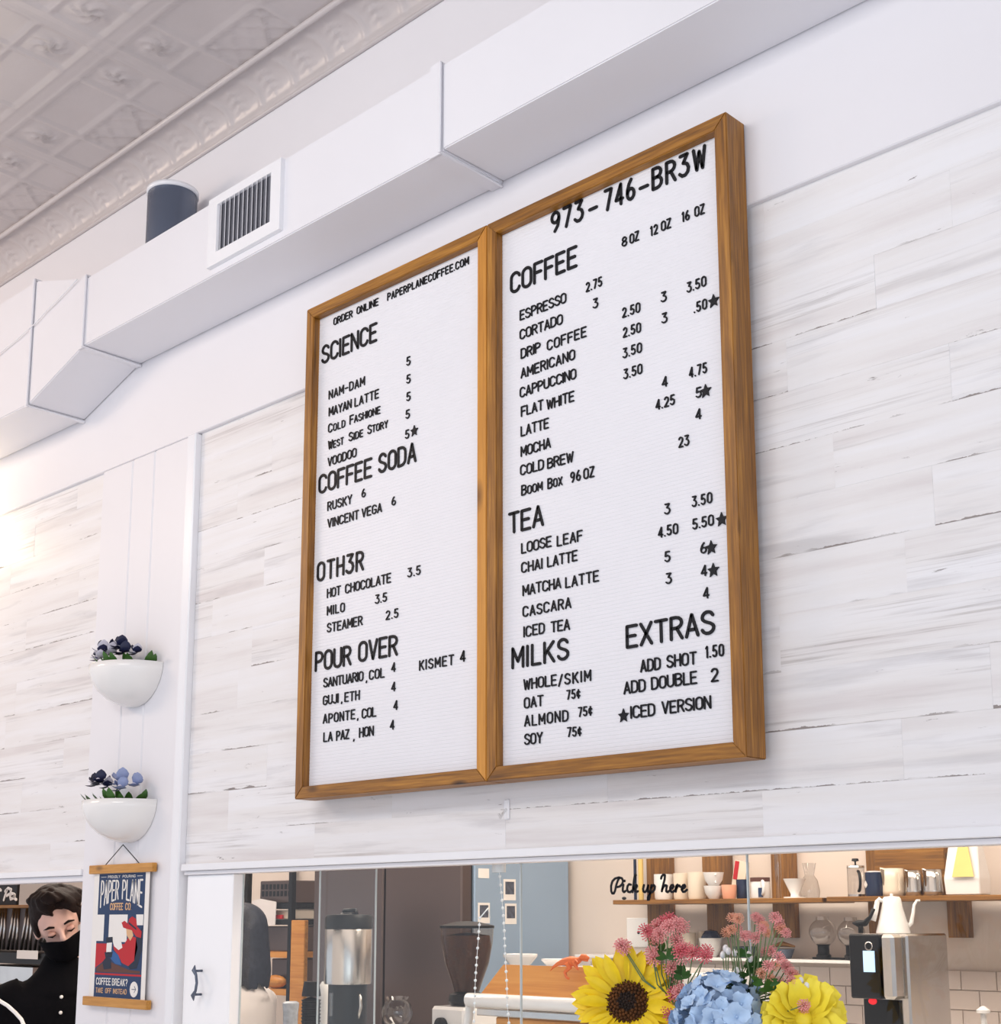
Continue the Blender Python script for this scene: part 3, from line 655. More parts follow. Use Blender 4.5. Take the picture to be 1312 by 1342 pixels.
TR('FLAT',683.2,547,712.8); TR('WHITE',716.7,538,753.5); TR('3.50',817.8,498,842.6,.0205); TR('4',867.9,508.6,874.6,.0205); TR('4.75',903.5,496.2,927.5,.0205)
TR('LATTE',682.9,573,720); TR('4.25',859.7,538.4,885.3,.0205); TR('5',912.3,522.8,918.8,.0205); put_star(bR,925.4,512.8,LY)
TR('MOCHA',682.9,599.2,722.5); TR('4',911.9,551.2,918.5,.0205)
TR('COLD',682.2,624.3,713.5); TR('BREW',717.6,615.5,752.2)
TR('BOOM',683.6,650.4,711.8,s_,True); TR('BOX',718,641.5,737.9,s_,True); TR('96',748,633.5,761.8); TR('OZ',765.2,629,779.7)
TR('23',889.7,587.5,904.2,.0205)
TR('TEA',666.8,701.2,713.5,.045)
TR('LOOSE',683.6,726.2,723.6); TR('LEAF',730.2,717,764.3); TR('3',871.5,675.4,878.3,.0205); TR('3.50',907.6,665.6,934.3,.0205)
TR('CHAI',683.6,752,711.8); TR('LATTE',717.6,744.5,757.6); TR('4.50',862.9,705.6,889.6,.0205); TR('5.50',908,695,936.4,.0205); put_star(bR,946.3,681,LY)
TR('MATCHA',685.4,781.7,736.1); TR('LATTE',741.3,771.5,785.8); TR('5',871.5,737.8,878.3,.0205); TR('6',918.4,726.4,925.2,.0205); put_star(bR,932.7,718,LY)
TR('CASCARA',685.4,809.6,749.3); TR('3',873.3,766.4,880,.0205); TR('4',919.1,756.1,926,.0205); put_star(bR,935.5,747.6,LY)
TR('ICED',686.5,835.7,714.6); TR('TEA',722.3,830,747.5); TR('4',921.9,785.8,928.4,.0205)
TR('MILKS',670.8,877.6,746.5,.044); TR('EXTRAS',820.7,850.8,938.2,.044)
TR('ADD',839.6,881.9,866.7,.0235); TR('SHOT',874.3,876.5,913.9,.0235); TR('1.50',925.2,863.4,949.7)
TR('ADD',817.8,910.5,847,.0235); TR('DOUBLE',854,904.5,914.6,.0235); TR('2',932.3,894.5,941.8,.0245)
put_star(bR,817.8,938.2,LY); TR('ICED',826.8,942.3,859.5,.0235); TR('VERSION',867.9,936.8,932.9,.0235)
TR('WHOLE',686.5,905.1,730.4); TR('/',732,900,738.4); TR('SKIM',740.2,898,775.4)
TR('OAT',687.2,929.1,712.8); TR('75¢',743,917.8,761.1,.019)
TR('ALMOND',687.6,952.7,745.7); TR('75¢',758.1,940.2,776.9,.019)
TR('SOY',687.6,976.7,711.8); TR('75¢',743.8,966.7,762.9,.019)
# adhesive hook under the boards
P=W(665,1062,PY); hk=thing('wall_hook','small clear adhesive hook on the planks below the menu boards','hook',P)
bm=bmesh.new(); box(bm,-.007,.007,-.003,0,-.018,.022,.002); link('hook_plate',bm,M['trimw'],hk)
bm=bmesh.new(); tube(bm,[(0,-.003,.002),(0,-.014,-.008),(0,-.020,-.016),(0,-.024,-.008)],.0028,8); link('hook_arm',bm,M['gl'],hk,True)
# ------------------------------------------------------------------ wall planters
def leafshape(bm,base,dirv,L_,wd_,mi,up=Vector((0,0,1)),curl=.25):
    d=Vector(dirv).normalized(); s=d.cross(up); s=s.normalized() if s.length>1e-4 else d.orthogonal().normalized(); n=s.cross(d)
    prev=None
    for k,(t,wf_) in enumerate(((0,.12),(.3,.85),(.6,1),(.85,.6),(1,.05))):
        c=Vector(base)+d*L_*t-n*(-curl*L_*t*t)
        A=bm.verts.new(c+s*wd_*wf_*.5); C_=bm.verts.new(c-n*wd_*.12*wf_); B=bm.verts.new(c-s*wd_*wf_*.5)
        if prev:
            bm.faces.new([prev[0],A,C_,prev[1]]).material_index=mi; bm.faces.new([prev[1],C_,B,prev[2]]).material_index=mi
        prev=(A,C_,B)
def planter(xr,yr,bloom,label,rseed):
    P=W(xr,yr,-.003); R_=.126; c=Vector((P.x-R_,-.003,P.z)); rnd=random.Random(rseed)
    t=thing('wall_planter',label,'planter',c,0,None)
    bm=bmesh.new(); prof=[(R_-.010,-.003),(R_-.005,.0005),(R_,0),(R_*.985,-.02),(R_*.92,-.043),(R_*.80,-.066),(R_*.62,-.086),(R_*.42,-.099),(R_*.2,-.106),(0,-.108)]
    lathe(bm,prof,32,(0,0,0),0,PI,2*PI); 
    o=link('bowl',bm,M['ceram'],t,True)
    bm=bmesh.new(); lathe(bm,[(0,-.012),(R_-.010,-.012)],24,(0,0,0),0,PI,2*PI); 
    bmesh.ops.recalc_face_normals(bm,faces=bm.faces); link('soil',bm,M['brownp'],t)
    for k in range(20):
        an=PI+rnd.uniform(.1,PI-.1); r=R_*rnd.uniform(.2,.75)
        if k in (3,9,14): an=PI+rnd.uniform(.02,.35)*1; r=R_*.85
        bm=bmesh.new(); leafshape(bm,(0,0,0),(math.cos(an)*.9,math.sin(an)*.7,.35),rnd.uniform(.035,.06),.022,0)
        o=link('leaf',bm,M['leaf'],t,True); o.location=(r*math.cos(an),r*math.sin(an),-.010)
    for (dx,dy,dz,kind,sz) in bloom:
        bm=bmesh.new()
        for k in range(6):
            aa=k*PI/3+rnd.random(); leafshape(bm,(0,0,0),(math.cos(aa),-.5+math.sin(aa)*.3,math.sin(aa)*.9+.35),sz,sz*.95,0 if (k%3 or kind!='mix') else 1,curl=.35)
        ball(bm,(0,-.008,.004),.005,1)
        mats={'dark':[M['pansyd'],M['pansyw']],'white':[M['pansyw'],M['pansyd']],'mix':[M['pansyd'],M['pansyw']],'lilac':[M['pansyl'],M['pansyw']]}[kind]
        o=link('flower',bm,mats,t,True); o.location=(dx,dy,dz)
    return t
planter(214,867.5,[(-.10,-.05,.035,'white',.03),(-.06,-.07,.04,'mix',.034),(-.075,-.03,.055,'mix',.03),(-.03,-.06,.035,'white',.03),(.0,-.05,.05,'dark',.032),(.035,-.06,.03,'dark',.03),(.06,-.04,.028,'mix',.026),(-.05,-.085,.02,'white',.026)],'upper white half-bowl wall planter with dark blue and white flowers',3)
planter(206,1047.5,[(-.085,-.05,.05,'dark',.032),(-.055,-.06,.055,'dark',.03),(-.07,-.03,.045,'mix',.028),(.035,-.05,.05,'lilac',.034),(.055,-.06,.03,'lilac',.03),(.075,-.03,.04,'lilac',.03)],'lower white half-bowl wall planter with lilac flowers, above the poster',5)
# ------------------------------------------------------------------ hanging poster
PYp=-.012
def PP(u,v):  # u across, v down on the print area -> (x,z)
    x=(572-35*v+266*u)/4.373; y=1120+(112+5*u*(1-v)+(20*u+0)*v+700*v-0)/4.373
    p=W(x,y,PYp); return p
a00=PP(0,0); a11=PP(1,1); px0,px1=a00.x,PP(1,.5).x; pz0,pz1=a00.z,PP(0,1).z
pst=thing('hanging_poster','navy and red coffee poster hung by a cord from wooden bars on the white pilaster','poster',((px0+px1)/2,-.003,pz1-.03))
ob=pst.location
def PU(u,v): return (px0+(px1-px0)*u-ob.x, pz0+(pz1-pz0)*v-ob.z)
def ppoly(bm,pts,mi,lvl): prism(bm,[PU(u,v) for u,v in pts],PYp-.0006-lvl*.00012-ob.y,PYp-.0003-ob.y,mi)
bm=bmesh.new(); mX=.028; sx0,sx1=px0-ob.x-mX*.9,px1-ob.x+mX*.7
prism(bm,[(sx0,pz0-ob.z+.008),(sx0,pz1-ob.z-.008),(sx1,pz1-ob.z-.008),(sx1,pz0-ob.z+.008)],PYp-.0003-ob.y,PYp+.0003-ob.y); bmesh.ops.recalc_face_normals(bm,faces=bm.faces)
link('paper_sheet',bm,M['whitep'],pst)
bm=bmesh.new()
ppoly(bm,[(0,0),(1,0),(1,1),(0,1)],0,0)
for q in ([(0,.335),(.155,.335),(.155,.55),(0,.55)],[(.265,.335),(.66,.335),(.66,.555),(.265,.555)],[(.84,.335),(.99,.335),(.99,.42),(.86,.42)]): ppoly(bm,q,1,1)
ppoly(bm,[(0,.57),(.24,.57),(.22,.70),(.0,.77)],2,1)
ppoly(bm,[(.03,.77),(.24,.70),(.42,.73),(.75,.775),(.97,.78),(.97,.80),(.03,.80)],6,1)
ppoly(bm,[(.38,.58),(.62,.57),(.72,.50),(.86,.52),(.90,.60),(.84,.70),(.72,.745),(.58,.72),(.50,.66),(.40,.62)],2,2)       # coat
ppoly(bm,[(.86,.52),(.98,.43),(.99,.62),(.90,.76),(.76,.77),(.72,.745),(.84,.70)],5,2)   # chair back
ppoly(bm,[(.36,.62),(.50,.66),(.58,.74),(.44,.73),(.34,.69)],4,3)     # blue sleeve
ppoly(bm,[(.34,.52),(.42,.50),(.54,.54),(.58,.60),(.50,.62),(.40,.59)],1,3) # glove
ppoly(bm,[(.64,.44),(.74,.43),(.80,.50),(.74,.545),(.66,.50)],3,3)     # face
hat=[(.54,.40),(.60,.385),(.68,.41),(.70,.37),(.76,.350),(.84,.37),(.87,.43),(.97,.47),(.96,.52),(.86,.51),(.76,.46),(.66,.45),(.58,.44)]
ppoly(bm,hat,2,4); ppoly(bm,[(.70,.395),(.86,.445),(.86,.46),(.69,.41)],5,5)
ppoly(bm,[(.22,.52),(.36,.515),(.37,.56),(.22,.565)],5,3); ppoly(bm,[(.24,.565),(.35,.56),(.345,.64),(.235,.645)],1,4)
ppoly(bm,[(.20,.64),(.38,.635),(.36,.68),(.22,.68)],5,4); ppoly(bm,[(.16,.72),(.24,.68),(.34,.69),(.36,.77),(.20,.78)],3+2,3)
ppoly(bm,[(.30,.43),(.50,.38),(.64,.46),(.46,.44)],1,3)
ppoly(bm,[(0,.808),(1,.808),(1,.823),(0,.823)],2,3)
ppoly(bm,[(.86+.085*math.cos(k*PI/8),.925+.062*math.sin(k*PI/8)) for k in range(16)],1,3)
bmesh.ops.recalc_face_normals(bm,faces=bm.faces)
link('printed_artwork',bm,[M['navyp'],M['whitep'],M['redp'],M['tanp'],M['bluep'],M['darkp'],M['brownp']],pst)
def ptext(bm,t,u0,u1,v0,v1,sw,mi,warp=None,lvl=6):
    nat=sum(G[c][1] for c in t)+.22*(len(t)-1); q=0
    yA=PYp-.0006-lvl*.00012-ob.y
    for c in t:
        def T(p,q=q):
            u=u0+(u1-u0)*(q+p[0])/nat; 
            va,vb=(v0,v1) if warp is None else warp(u)
            return PU(u,vb+(va-vb)*p[1])
        strokes_to_bm(bm,G[c][0],sw,yA,yA+.0003,T,mi,6); q+=G[c][1]+.22
bm=bmesh.new()
ptext(bm,'PROUDLY',.20,.46,.017,.036,.0012,0); ptext(bm,'POURING',.52,.79,.017,.036,.0012,0)
wp=lambda u:(.060,.205+.085*(abs(u-.5)*2)**1.6)
ptext(bm,'PAPER',.06,.44,0,0,.0050,0,wp); ptext(bm,'PLANE',.53,.95,0,0,.0050,0,wp)
ptext(bm,'COFFEE',.28,.55,.245,.295,.0032,1); ptext(bm,'CO.',.61,.73,.245,.295,.0032,1)
ptext(bm,'COFFEE',.05,.36,.85,.9,.0028,0); ptext(bm,'BREAK?',.40,.72,.85,.9,.0028,0)
ptext(bm,'TAKE',.05,.20,.93,.965,.0022,1); ptext(bm,'OFF',.26,.38,.93,.965,.0022,1); ptext(bm,'INSTEAD',.43,.71,.93,.965,.0022,1)
for a,b in (((.05,.027),(.16,.027)),((.83,.027),(.94,.027))): strokes_to_bm(bm,[[PU(*a),PU(*b)]],.001,PYp-.0013-ob.y,PYp-.001-ob.y,mi=0)
strokes_to_bm(bm,[[PU(.82,.925),PU(.90,.925)],[PU(.87,.90),PU(.90,.925),PU(.87,.95)]],.0016,PYp-.0013-ob.y,PYp-.001-ob.y,mi=2)
bmesh.ops.recalc_face_normals(bm,faces=bm.faces)
link('printed_lettering',bm,[M['whitep'],M['tanp'],M['navyp']],pst)
for zc,nm in ((pz0-ob.z+.012,'top_bar'),(pz1-ob.z-.012,'bottom_bar')):
    bm=bmesh.new(); box(bm,-.155,.155,-.018,-.003,-.0115,.0115,.0015); o=link(nm,bm,M['bamboo'],pst); o.location=(0,0,zc)
bm=bmesh.new(); hkz=W(165,1107,-.01).z-ob.z; tube(bm,[(-.085,-.011,pz0-ob.z+.022),(0,-.011,hkz),(.085,-.011,pz0-ob.z+.022)],.0013,6); link('hanging_cord',bm,M['black'],pst)
# ------------------------------------------------------------------ KITCHEN behind the glass
def on(x,z,Y): return Vector((Xat(x,z,Y),Y,z))           # point at image column x, height z, depth Y
def lobj(name,prof,mat,P,label,cat,group=None,seg=24,parent=None,ang=40):
    bm=bmesh.new(); lathe(bm,prof,seg); bmesh.ops.recalc_face_normals(bm,faces=bm.faces)
    o=link(name,bm,mat,parent); o.location=P; sharp(o,ang)
    if parent is None: tag(o,label,cat,group)
    return o
def cupprof(r,h_,t=.004,rb=.8): return [(0,0),(r*rb,0),(r*(rb+.08),h_*.08),(r,h_*.7),(r,h_),(r-t,h_),(r-t,h_*.1),(0,h_*.1)]
# worktops
wk=tag(boxobj('worktop',-3.75,2.05,.32,.98,.93,.965,M['counter'],None,.003),'stone worktop behind the glass carrying the coffee machines','counter')
boxobj('cabinet_body',-3.72,2.03,.36,.95,0,.93,M['cabinet'],wk)
FX=W(746,1200,2.27).x
wk2=tag(boxobj('back_worktop',FX+.03,2.05,1.72,2.285,.93,.965,M['counter'],None,.003),'back worktop along the tiled kitchen wall','counter')
boxobj('cabinet_body',FX+.05,2.03,1.76,2.28,0,.93,M['cabinet'],wk2)
# wall tiles
tw,thh=.118,.0615
tb=bmesh.new(); box(tb,-tw/2+.0012,tw/2-.0012,-.008,0,-thh/2+.0012,thh/2-.0012,.001); tm=bpy.data.meshes.new('tile'); tb.to_mesh(tm); tb.free(); tm.materials.append(M['tile'])
ztop=W(1270,1272,2.29).z
for r in range(-5,4):
    for c in range(0,19):
        X=-1.70-c*tw-(tw/2 if r%2 else 0); z=ztop-thh/2-(r)*thh+0
        if z>ztop or X<-3.95: continue
        o=bpy.data.objects.new('tile',tm); COL.objects.link(o); o.parent=kb; o.location=Vector((X,KB-.001,z))-kb.location
# shelves
SY=2.06
def shelf(x0,x1,ytop,xm,brk,label,thick):
    z=W(xm,ytop,SY).z; X0=Xat(x0,z,SY); X1=Xat(x1,z,SY) if x1<1400 else 1.0
    t=thing('wall_shelf',label,'shelf',((X0+X1)/2,KB-.003,z))
    o=boxobj('shelf_board',X0,X1,SY,KB-.03,z-thick,z,M['shelf'],t,.0015)
    for (a,b,zt,zb) in brk:
        XA=Xat(a,z,2.265); XB=Xat(b,z,2.265)
        boxobj('bracket_board',XA,XB,2.265,KB-.002,W((a+b)/2,zb,2.265).z,z+zt,M['shelf_z'],t,.001)
    return z
Z1=shelf(803,1077,1178,940,[(848,878,.40,1240),(926,955,.40,1228),(1012,1040,.40,1229)],'left walnut wall shelf of cups and mugs behind the lettering',.016)
Z2=shelf(1083,2000,1174,1190,[(1137,1150,.40,1226),(1240,1267,.40,1229)],'right walnut wall shelf of pitchers behind the kettle',.016)
IY=2.15
def stand(x,w,h_,z=None,Y=IY):
    z=Z1 if z is None else z
    P=on(x,z+.0005,Y); s=sc(P); return P,w*s/2,h_*s
def handle(parent,r,h_,mat,dirx=1,th=.004,k=.5):
    bm=bmesh.new(); pts=[(dirx*(r-.003+ k*h_*.5*math.sin(a)),0,h_*(.5+.32*math.cos(a))) for a in [PI*i/8 for i in range(9)]]
    tube(bm,pts,th,8); o=link('handle',bm,mat,parent,True); o.rotation_euler[2]=-.75; return o
P,r,hh_=stand(870,25,33); lobj('cup',cupprof(r,hh_,rb=.85),M['ceram'],P,'white paper-white cup at the left end of the cup row, beside the gold stick','cup','cups on the left shelf')
P,r,hh_=stand(894,22,34); lobj('cup',cupprof(r,hh_,rb=.9),M['cream'],P,'cream tumbler between the white cup and the wider cream tumbler','cup','cups on the left shelf')
P,r,hh_=stand(914,24,35,Y=2.12); lobj('cup',cupprof(r,hh_,rb=.9),M['cream'],P,'wider cream tumbler left of the two stacked teacups','cup','cups on the left shelf')
P,r,hh_=stand(936,27,17,Y=2.10); c=lobj('teacup',[(0,0),(r*.5,0),(r*.85,hh_*.4),(r,hh_),(r-.004,hh_),(r*.5,hh_*.2),(0,hh_*.15)],M['ceram'],P,'lower white teacup of the stacked pair','cup','stacked teacups')
P2=P+Vector((0,0,hh_+.001)); c=lobj('teacup',[(0,0),(r*.5,0),(r*.85,hh_*.4),(r*1.02,hh_),(r*1.02-.004,hh_),(r*.5,hh_*.2),(0,hh_*.15)],M['ceram'],P2,'upper white teacup of the stacked pair','cup','stacked teacups'); handle(c,-r,hh_,M['ceram'],-1,.003,.6).location=(-r*0,0,0)
P,r,hh_=stand(956,20,18,Y=2.10); c=lobj('peach_cup',cupprof(r,hh_,rb=.8),M['peach'],P,'small peach cup right of the stacked teacups','cup')
P,r,hh_=stand(974,17,25,Y=2.14); lobj('navy_cup',cupprof(r,hh_,rb=.9),M['navy'],P,'dark navy cup left of the patterned mug','cup')
P,r,hh_=stand(997,25,27,Y=2.10); c=lobj('patterned_mug',cupprof(r,hh_,rb=.95),M['ceram'],P,'white mug with a dark rim and blue pattern at the glass edge','mug')
lobj('rim_band',[(r+.0008,hh_*.80),(r+.0008,hh_)],M['brownp'],(0,0,0),'','',parent=c); handle(c,r,hh_,M['ceram'],1,.006,.55)
bm=bmesh.new(); box(bm,-.008,.008,-r-.002,-r+.004,.004,hh_*.5); o=link('painted_mark',bm,M['navyp'],c); o.rotation_euler[2]=.6
# dripper
P,r,hh_=stand(1042,31,25,Y=2.12)
dp=lobj('coffee_dripper',[(0,.004),(r*.95,.004),(r*.95,.0),(r*.4,-.0001),(r*.35,hh_*.2),(r*.95,hh_),(r*.92,hh_),(r*.3,hh_*.25),(0,hh_*.25)],M['ceram'],P,'white ribbed cone coffee dripper on a saucer foot','dripper')
# glass items on left shelf
P,r,hh_=stand(1021,9,60,Y=2.2); lobj('glass_tube',[(r*.9,0),(r*.6,hh_*.3),(r,hh_*.5),(r,hh_)],M['gl'],P,'tall narrow glass left of the white dripper','glass')
P,r,hh_=stand(1062,26,46,Y=2.22); lobj('glass_carafe',[(0,0),(r*.9,0),(r,hh_*.2),(r*.8,hh_*.5),(r*.45,hh_*.65),(r*.7,hh_)],M['gl'],P,'clear glass carafe behind the white dripper','carafe')
# stick pair, kit boxes
P,r,hh_=stand(840.5,7,60,Y=2.2); o=lobj('gold_stick',[(0,0),(r,0),(r,hh_),(0,hh_)],M['gold'],P,'upright gold tube at the left end of the cup shelf','tube')
P,r,hh_=stand(833,4,60,Y=2.22); o=lobj('dark_stick',[(0,0),(r,0),(r,hh_),(0,hh_)],M['navy'],P,'thin dark upright tube beside the gold one','tube')
P=on(818,Z1+.001,2.12); bm=bmesh.new(); ball(bm,(0,0,.006),(.01,.006,.006)); tag(link('pebble',bm,M['black'],None,True),'tiny dark pebble at the left end of the shelf','pebble').location=P
P,r,hh_=stand(939,30,56,Y=2.23); o=tag(boxobj('brown_box',P.x-r*.9,P.x+r*.9,2.20,2.255,Z1+.0005,Z1+hh_,M['shelf_z']),'brown wooden box behind the stacked teacups','box')
P,r,hh_=stand(966,20,50,Y=2.2); t=thing('card_pack','white card pack with a red stripe leaning behind the peach cup','pack',P)
bm=bmesh.new(); box(bm,-r,r,-.006,.006,hh_*.1,hh_); o=link('card',bm,M['cream'],t); o.rotation_euler[1]=.2; 
bm=bmesh.new(); box(bm,-r*.9,-r*.25,-.0075,-.0062,hh_*.5,hh_*.98); o=link('red_stripe',bm,M['redp'],t); o.rotation_euler[1]=.2
# right shelf
P,r,hh_=stand(1123,22,40,Z2); fp=thing('french_press','glass french press with a black knob at the left end of the right shelf','french press',P)
lobj('glass_body',[(0,.002),(r,.002),(r,hh_),(r*1.05,hh_*1.02)],M['gl'],(0,0,0),'','',parent=fp)
lobj('metal_band',[(r*1.04,0),(r*1.04,hh_*.08)],M['steel'],(0,0,0),'','',parent=fp); lobj('lid',[(r*1.08,hh_*.94),(r*1.0,hh_),(0,hh_*1.05)],M['steel'],(0,0,0),'','',parent=fp)
lobj('plunger_knob',[(0,hh_*1.05),(.003,hh_*1.05),(.003,hh_*1.14),(.012,hh_*1.16),(.010,hh_*1.24),(0,hh_*1.25)],M['black'],(0,0,0),'','',parent=fp); handle(fp,r,hh_,M['black'],1,.005,.4)
P,r,hh_=stand(1147,24,31,Z2,2.11); c=lobj('dark_tumbler',cupprof(r,hh_,rb=1.0),M['navy'],P,'dark tumbler with a white diamond on the right shelf','tumbler')
bm=bmesh.new(); prism(bm,[(-.016,.0),(0,.012),(.018,-.002),(0,-.013)],-.0008,.0); o=link('white_diamond',bm,M['ceram'],c); o.location=(-r*.62,-r*.80,hh_*.5); o.rotation_euler[2]=-.75
lobj('lid',[(r*.8,hh_),(r*.8,hh_+.004),(0,hh_+.006)],M['ceram'],(0,0,0),'','',parent=c)
def pitcher(x,w,h_,mat,label,Y=2.13):
    P,r,hh_=stand(x,w,h_,Z2,Y); t=thing('milk_pitcher',label,'pitcher',P,0,None)
    bm=bmesh.new(); rg=lathe(bm,[(0,0),(r,0),(r*1.0,hh_*.2),(r*.92,hh_*.6),(r*.9,hh_),(r*.86,hh_),(r*.86,hh_*.1),(0,hh_*.1)],28)
    for k in (4,5):
        rg[k][19].co+=Vector((-.004,-.012,.003))
    link('body',bm,mat,t,True); 
    bm=bmesh.new(); box(bm,-.004,.004,-.0015,.0015,hh_*.2,hh_*.85); 
    o=link('handle',bm,mat,t); o.location=(r*.75+.012,-r*.9,0); o.rotation_euler[2]=-.75
    bm=bmesh.new(); box(bm,-.009,.009,-.0015,.0015,hh_*.83,hh_*.88); o=link('handle_bridge',bm,mat,t); o.location=(r*.75+.006,-r*.85,0); o.rotation_euler[2]=-.75
pitcher(1171,32,36,M['cream'],'large cream milk pitcher right of the dark tumbler',2.14); pitcher(1199,23,33,M['steel'],'shiny steel pitcher beside the cream pitcher'); pitcher(1224,26,34,M['steel'],'steel pitcher beside the paper bag')
X0_,X1_=on(1151,Z2,2.2).x,on(1243,Z2,2.2).x
tag(boxobj('wooden_crate',X0_,X1_,2.185,2.262,Z2+.0005,Z2+.40,M['shelf'],None,.002),'wide wooden crate behind the steel pitchers','crate')
P=on(1269,Z2+.001,2.13); s=sc(P); bg_=thing('paper_bag','white paper bag with a gold gusset at the right of the pitchers','bag',P)
bm=bmesh.new(); w0,w1,hb=24*s,18*s,90*s
v=[bm.verts.new(p) for p in ((-w0,-.035,.0),(w0,-.035,0),(w0,.035,0),(-w0,.035,0),(-w0*1.03,-.04,.05),(w0*1.03,-.04,.05),(w0*1.03,.04,.05),(-w0*1.03,.04,.05),(-w1,-.006,hb),(w1,-.006,hb),(w1,.006,hb),(-w1,.006,hb))]
for a in (0,4):
    for k in range(4): bm.faces.new([v[a+k],v[a+(k+1)%4],v[a+4+(k+1)%4],v[a+4+k]])
bm.faces.new(v[3::-1]); bm.faces.new(v[8:12]); bmesh.ops.bevel(bm,geom=list(bm.edges),offset=.003,segments=1,affect='EDGES'); bmesh.ops.recalc_face_normals(bm,faces=bm.faces)
o=link('bag_body',bm,M['ceram'],bg_)
bm=bmesh.new(); prism(bm,[(-w0*.45,.055),(w0*.8,.055),(w1*.35,hb*.85),(-w1*.15,hb*.85)],-.002,.0); o=link('gold_gusset',bm,M['gold'],bg_); o.location=(0,-.058,0); o.rotation_euler[0]=-.21
# white ledge lower on the wall with siphons and bowls
LZ=W(1040,1257,2.15).z; X0_,X1_=on(760,LZ,2.15).x,on(1128,LZ,2.15).x
tag(boxobj('white_ledge',X0_,X1_,2.12,KB-.003,LZ-.010,LZ,M['ceram'],None,.001),'thin white ledge low on the back wall behind the flowers','shelf')
def bowl(x,w,h_,mat,label,z,Y=2.2,group=None,name='bowl'):
    P,r,hh_=stand(x,w,h_,z,Y); return lobj(name,[(0,0),(r*.5,0),(r*.8,hh_*.35),(r,hh_),(r-.004,hh_),(r*.5,hh_*.2),(0,hh_*.2)],mat,P,label,'bowl',group)
b1=bowl(932,32,24,M['ceram'],'lower white bowl on the ledge, a blue bowl nested in it',LZ); 
P,r,hh_=stand(932,28,15,LZ+.055,2.2); o=lobj('bowl',[(0,0),(r*.9,-.0),(r*.95,hh_*.3),(r*.6,hh_*.85),(0,hh_)],M['navy'],P,'blue glazed bowl turned over on the white bowl','bowl')
for x,w,h_,l in ((878,16,32,'narrow cream cup on the ledge, leftmost'),(902,22,30,'cream cup on the ledge left of the white bowl'),(920,12,32,'slim cream cup on the ledge behind the white bowl')):
    P,r,hh_=stand(x,w,h_,LZ,2.25 if w<20 else 2.2); lobj('cup',cupprof(r,hh_),M['cream'],P,l,'cup','cups on the ledge')
P,r,hh_=stand(975,36,24,LZ+.10,2.24); 
P,r,hh_=stand(977,34,14,LZ,2.2); o=lobj('dark_bowl',[(0,0),(r*.6,0),(r,hh_),(r-.004,hh_),(0,hh_*.2)],M['navy'],P,'dark wide bowl on the ledge behind the pink sprays','bowl')
P,r,hh_=stand(1026,32,12,LZ,2.2); o=lobj('grey_dish',[(0,0),(r*.7,0),(r,hh_),(r-.004,hh_),(0,hh_*.3)],M['dark'],P,'low grey dish on the ledge holding a wooden scoop','dish')
bm=bmesh.new(); tube(bm,[(-.04,0,0),(.0,0,.008),(.05,0,.0)],[.004,.010,.003],8); o=tag(link('wooden_scoop',bm,M['shelf'],None,True),'wooden scoop lying on the grey dish','scoop'); o.location=P+Vector((0,0,hh_+.009))
def siphon(x,label,Y,blk=True):
    P,r,hh_=stand(x,38,52,LZ,Y); t=thing('siphon_globe',label,'siphon',P)
    R0=r*.95; prof=[(R0*math.sin(a),hh_*.32+R0+ -R0*math.cos(a)) for a in [PI*(.12+.72*i/12) for i in range(13)]]
    lobj('glass_globe',prof+[(R0*.45,hh_*.32+2*R0+.006)],M['gl'],(0,0,0),'','',parent=t)
    lobj('black_collar',[(0,.0),(R0*.5,0),(R0*.55,hh_*.10),(R0*.42,hh_*.14),(R0*.42,hh_*.34),(R0*.55,hh_*.36),(0,hh_*.36)],M['black'],(0,0,0),'','',parent=t)
    bm=bmesh.new(); box(bm,-R0*.9,R0*1.6,-.006,.006,0,.006); link('base_arm',bm,M['black'],t)
siphon(1080,'clear glass siphon globe on a black collar left of the hot water tower',2.2); siphon(1117,'second glass siphon globe half hidden by the hot water tower',2.18)
# socket plate
bx=on(838,1.56,KB-.004); t=tag(boxobj('socket_plate',bx.x-.06,bx.x+.06,KB-.008,KB-.0005,1.49,1.60,M['ceram'],None,.002),'white socket plate on the back wall under the lettering','socket')
bm=bmesh.new(); lathe(bm,[(0,0),(.006,0),(.006,.002),(0,.002)],12); o=link('socket_hole',bm,M['black'],t); o.rotation_euler=(PI/2,0,0); o.location=(0,-.005,.0)
# hot water tower
WY=1.78
zt=W(1170,1224,WY).z; XA,XB_=on(1123,zt,WY).x,on(1186,zt,WY).x; dep=.29
ht=thing('hot_water_tower','black and steel hot water tower with a small lit display under the white kettle','water boiler',((XA+XB_)/2,WY+.15,.966))
def tb_(n,x0,x1,y0,y1,z0,z1,m,b=.0,p=ht): return boxobj(n,x0,x1,y0,y1,z0,z1,m,p,b)
zo=W(1150,1308,WY).z
tb_('steel_body',XA+.002,XB_,WY+.012,WY+.26,.98,zt,M['steel'],.006)
tb_('upper_front',XA,XA+(XB_-XA)*.62,WY-.05,WY+.011,zo,zt-.001,M['black'],.004)
tb_('steel_column',XA+(XB_-XA)*.64,XB_-.012,WY-.05,WY+.011,zo,zt-.001,M['steel'],.009)
tb_('lower_recess',XA+.012,XB_-.03,WY+.002,WY+.0115,1.02,zo-.004,M['black'],.0)
tb_('drip_tray',XA,XB_,WY-.06,WY+.26,.966,.979,M['black'],.002)
sp_=W(1139,1260,WY-.052); tb_('lit_display',sp_.x-.018,sp_.x+.018,WY-.0535,WY-.0502,sp_.z-.030,sp_.z+.030,M['screen'],0)['label']='pale blue lit display'
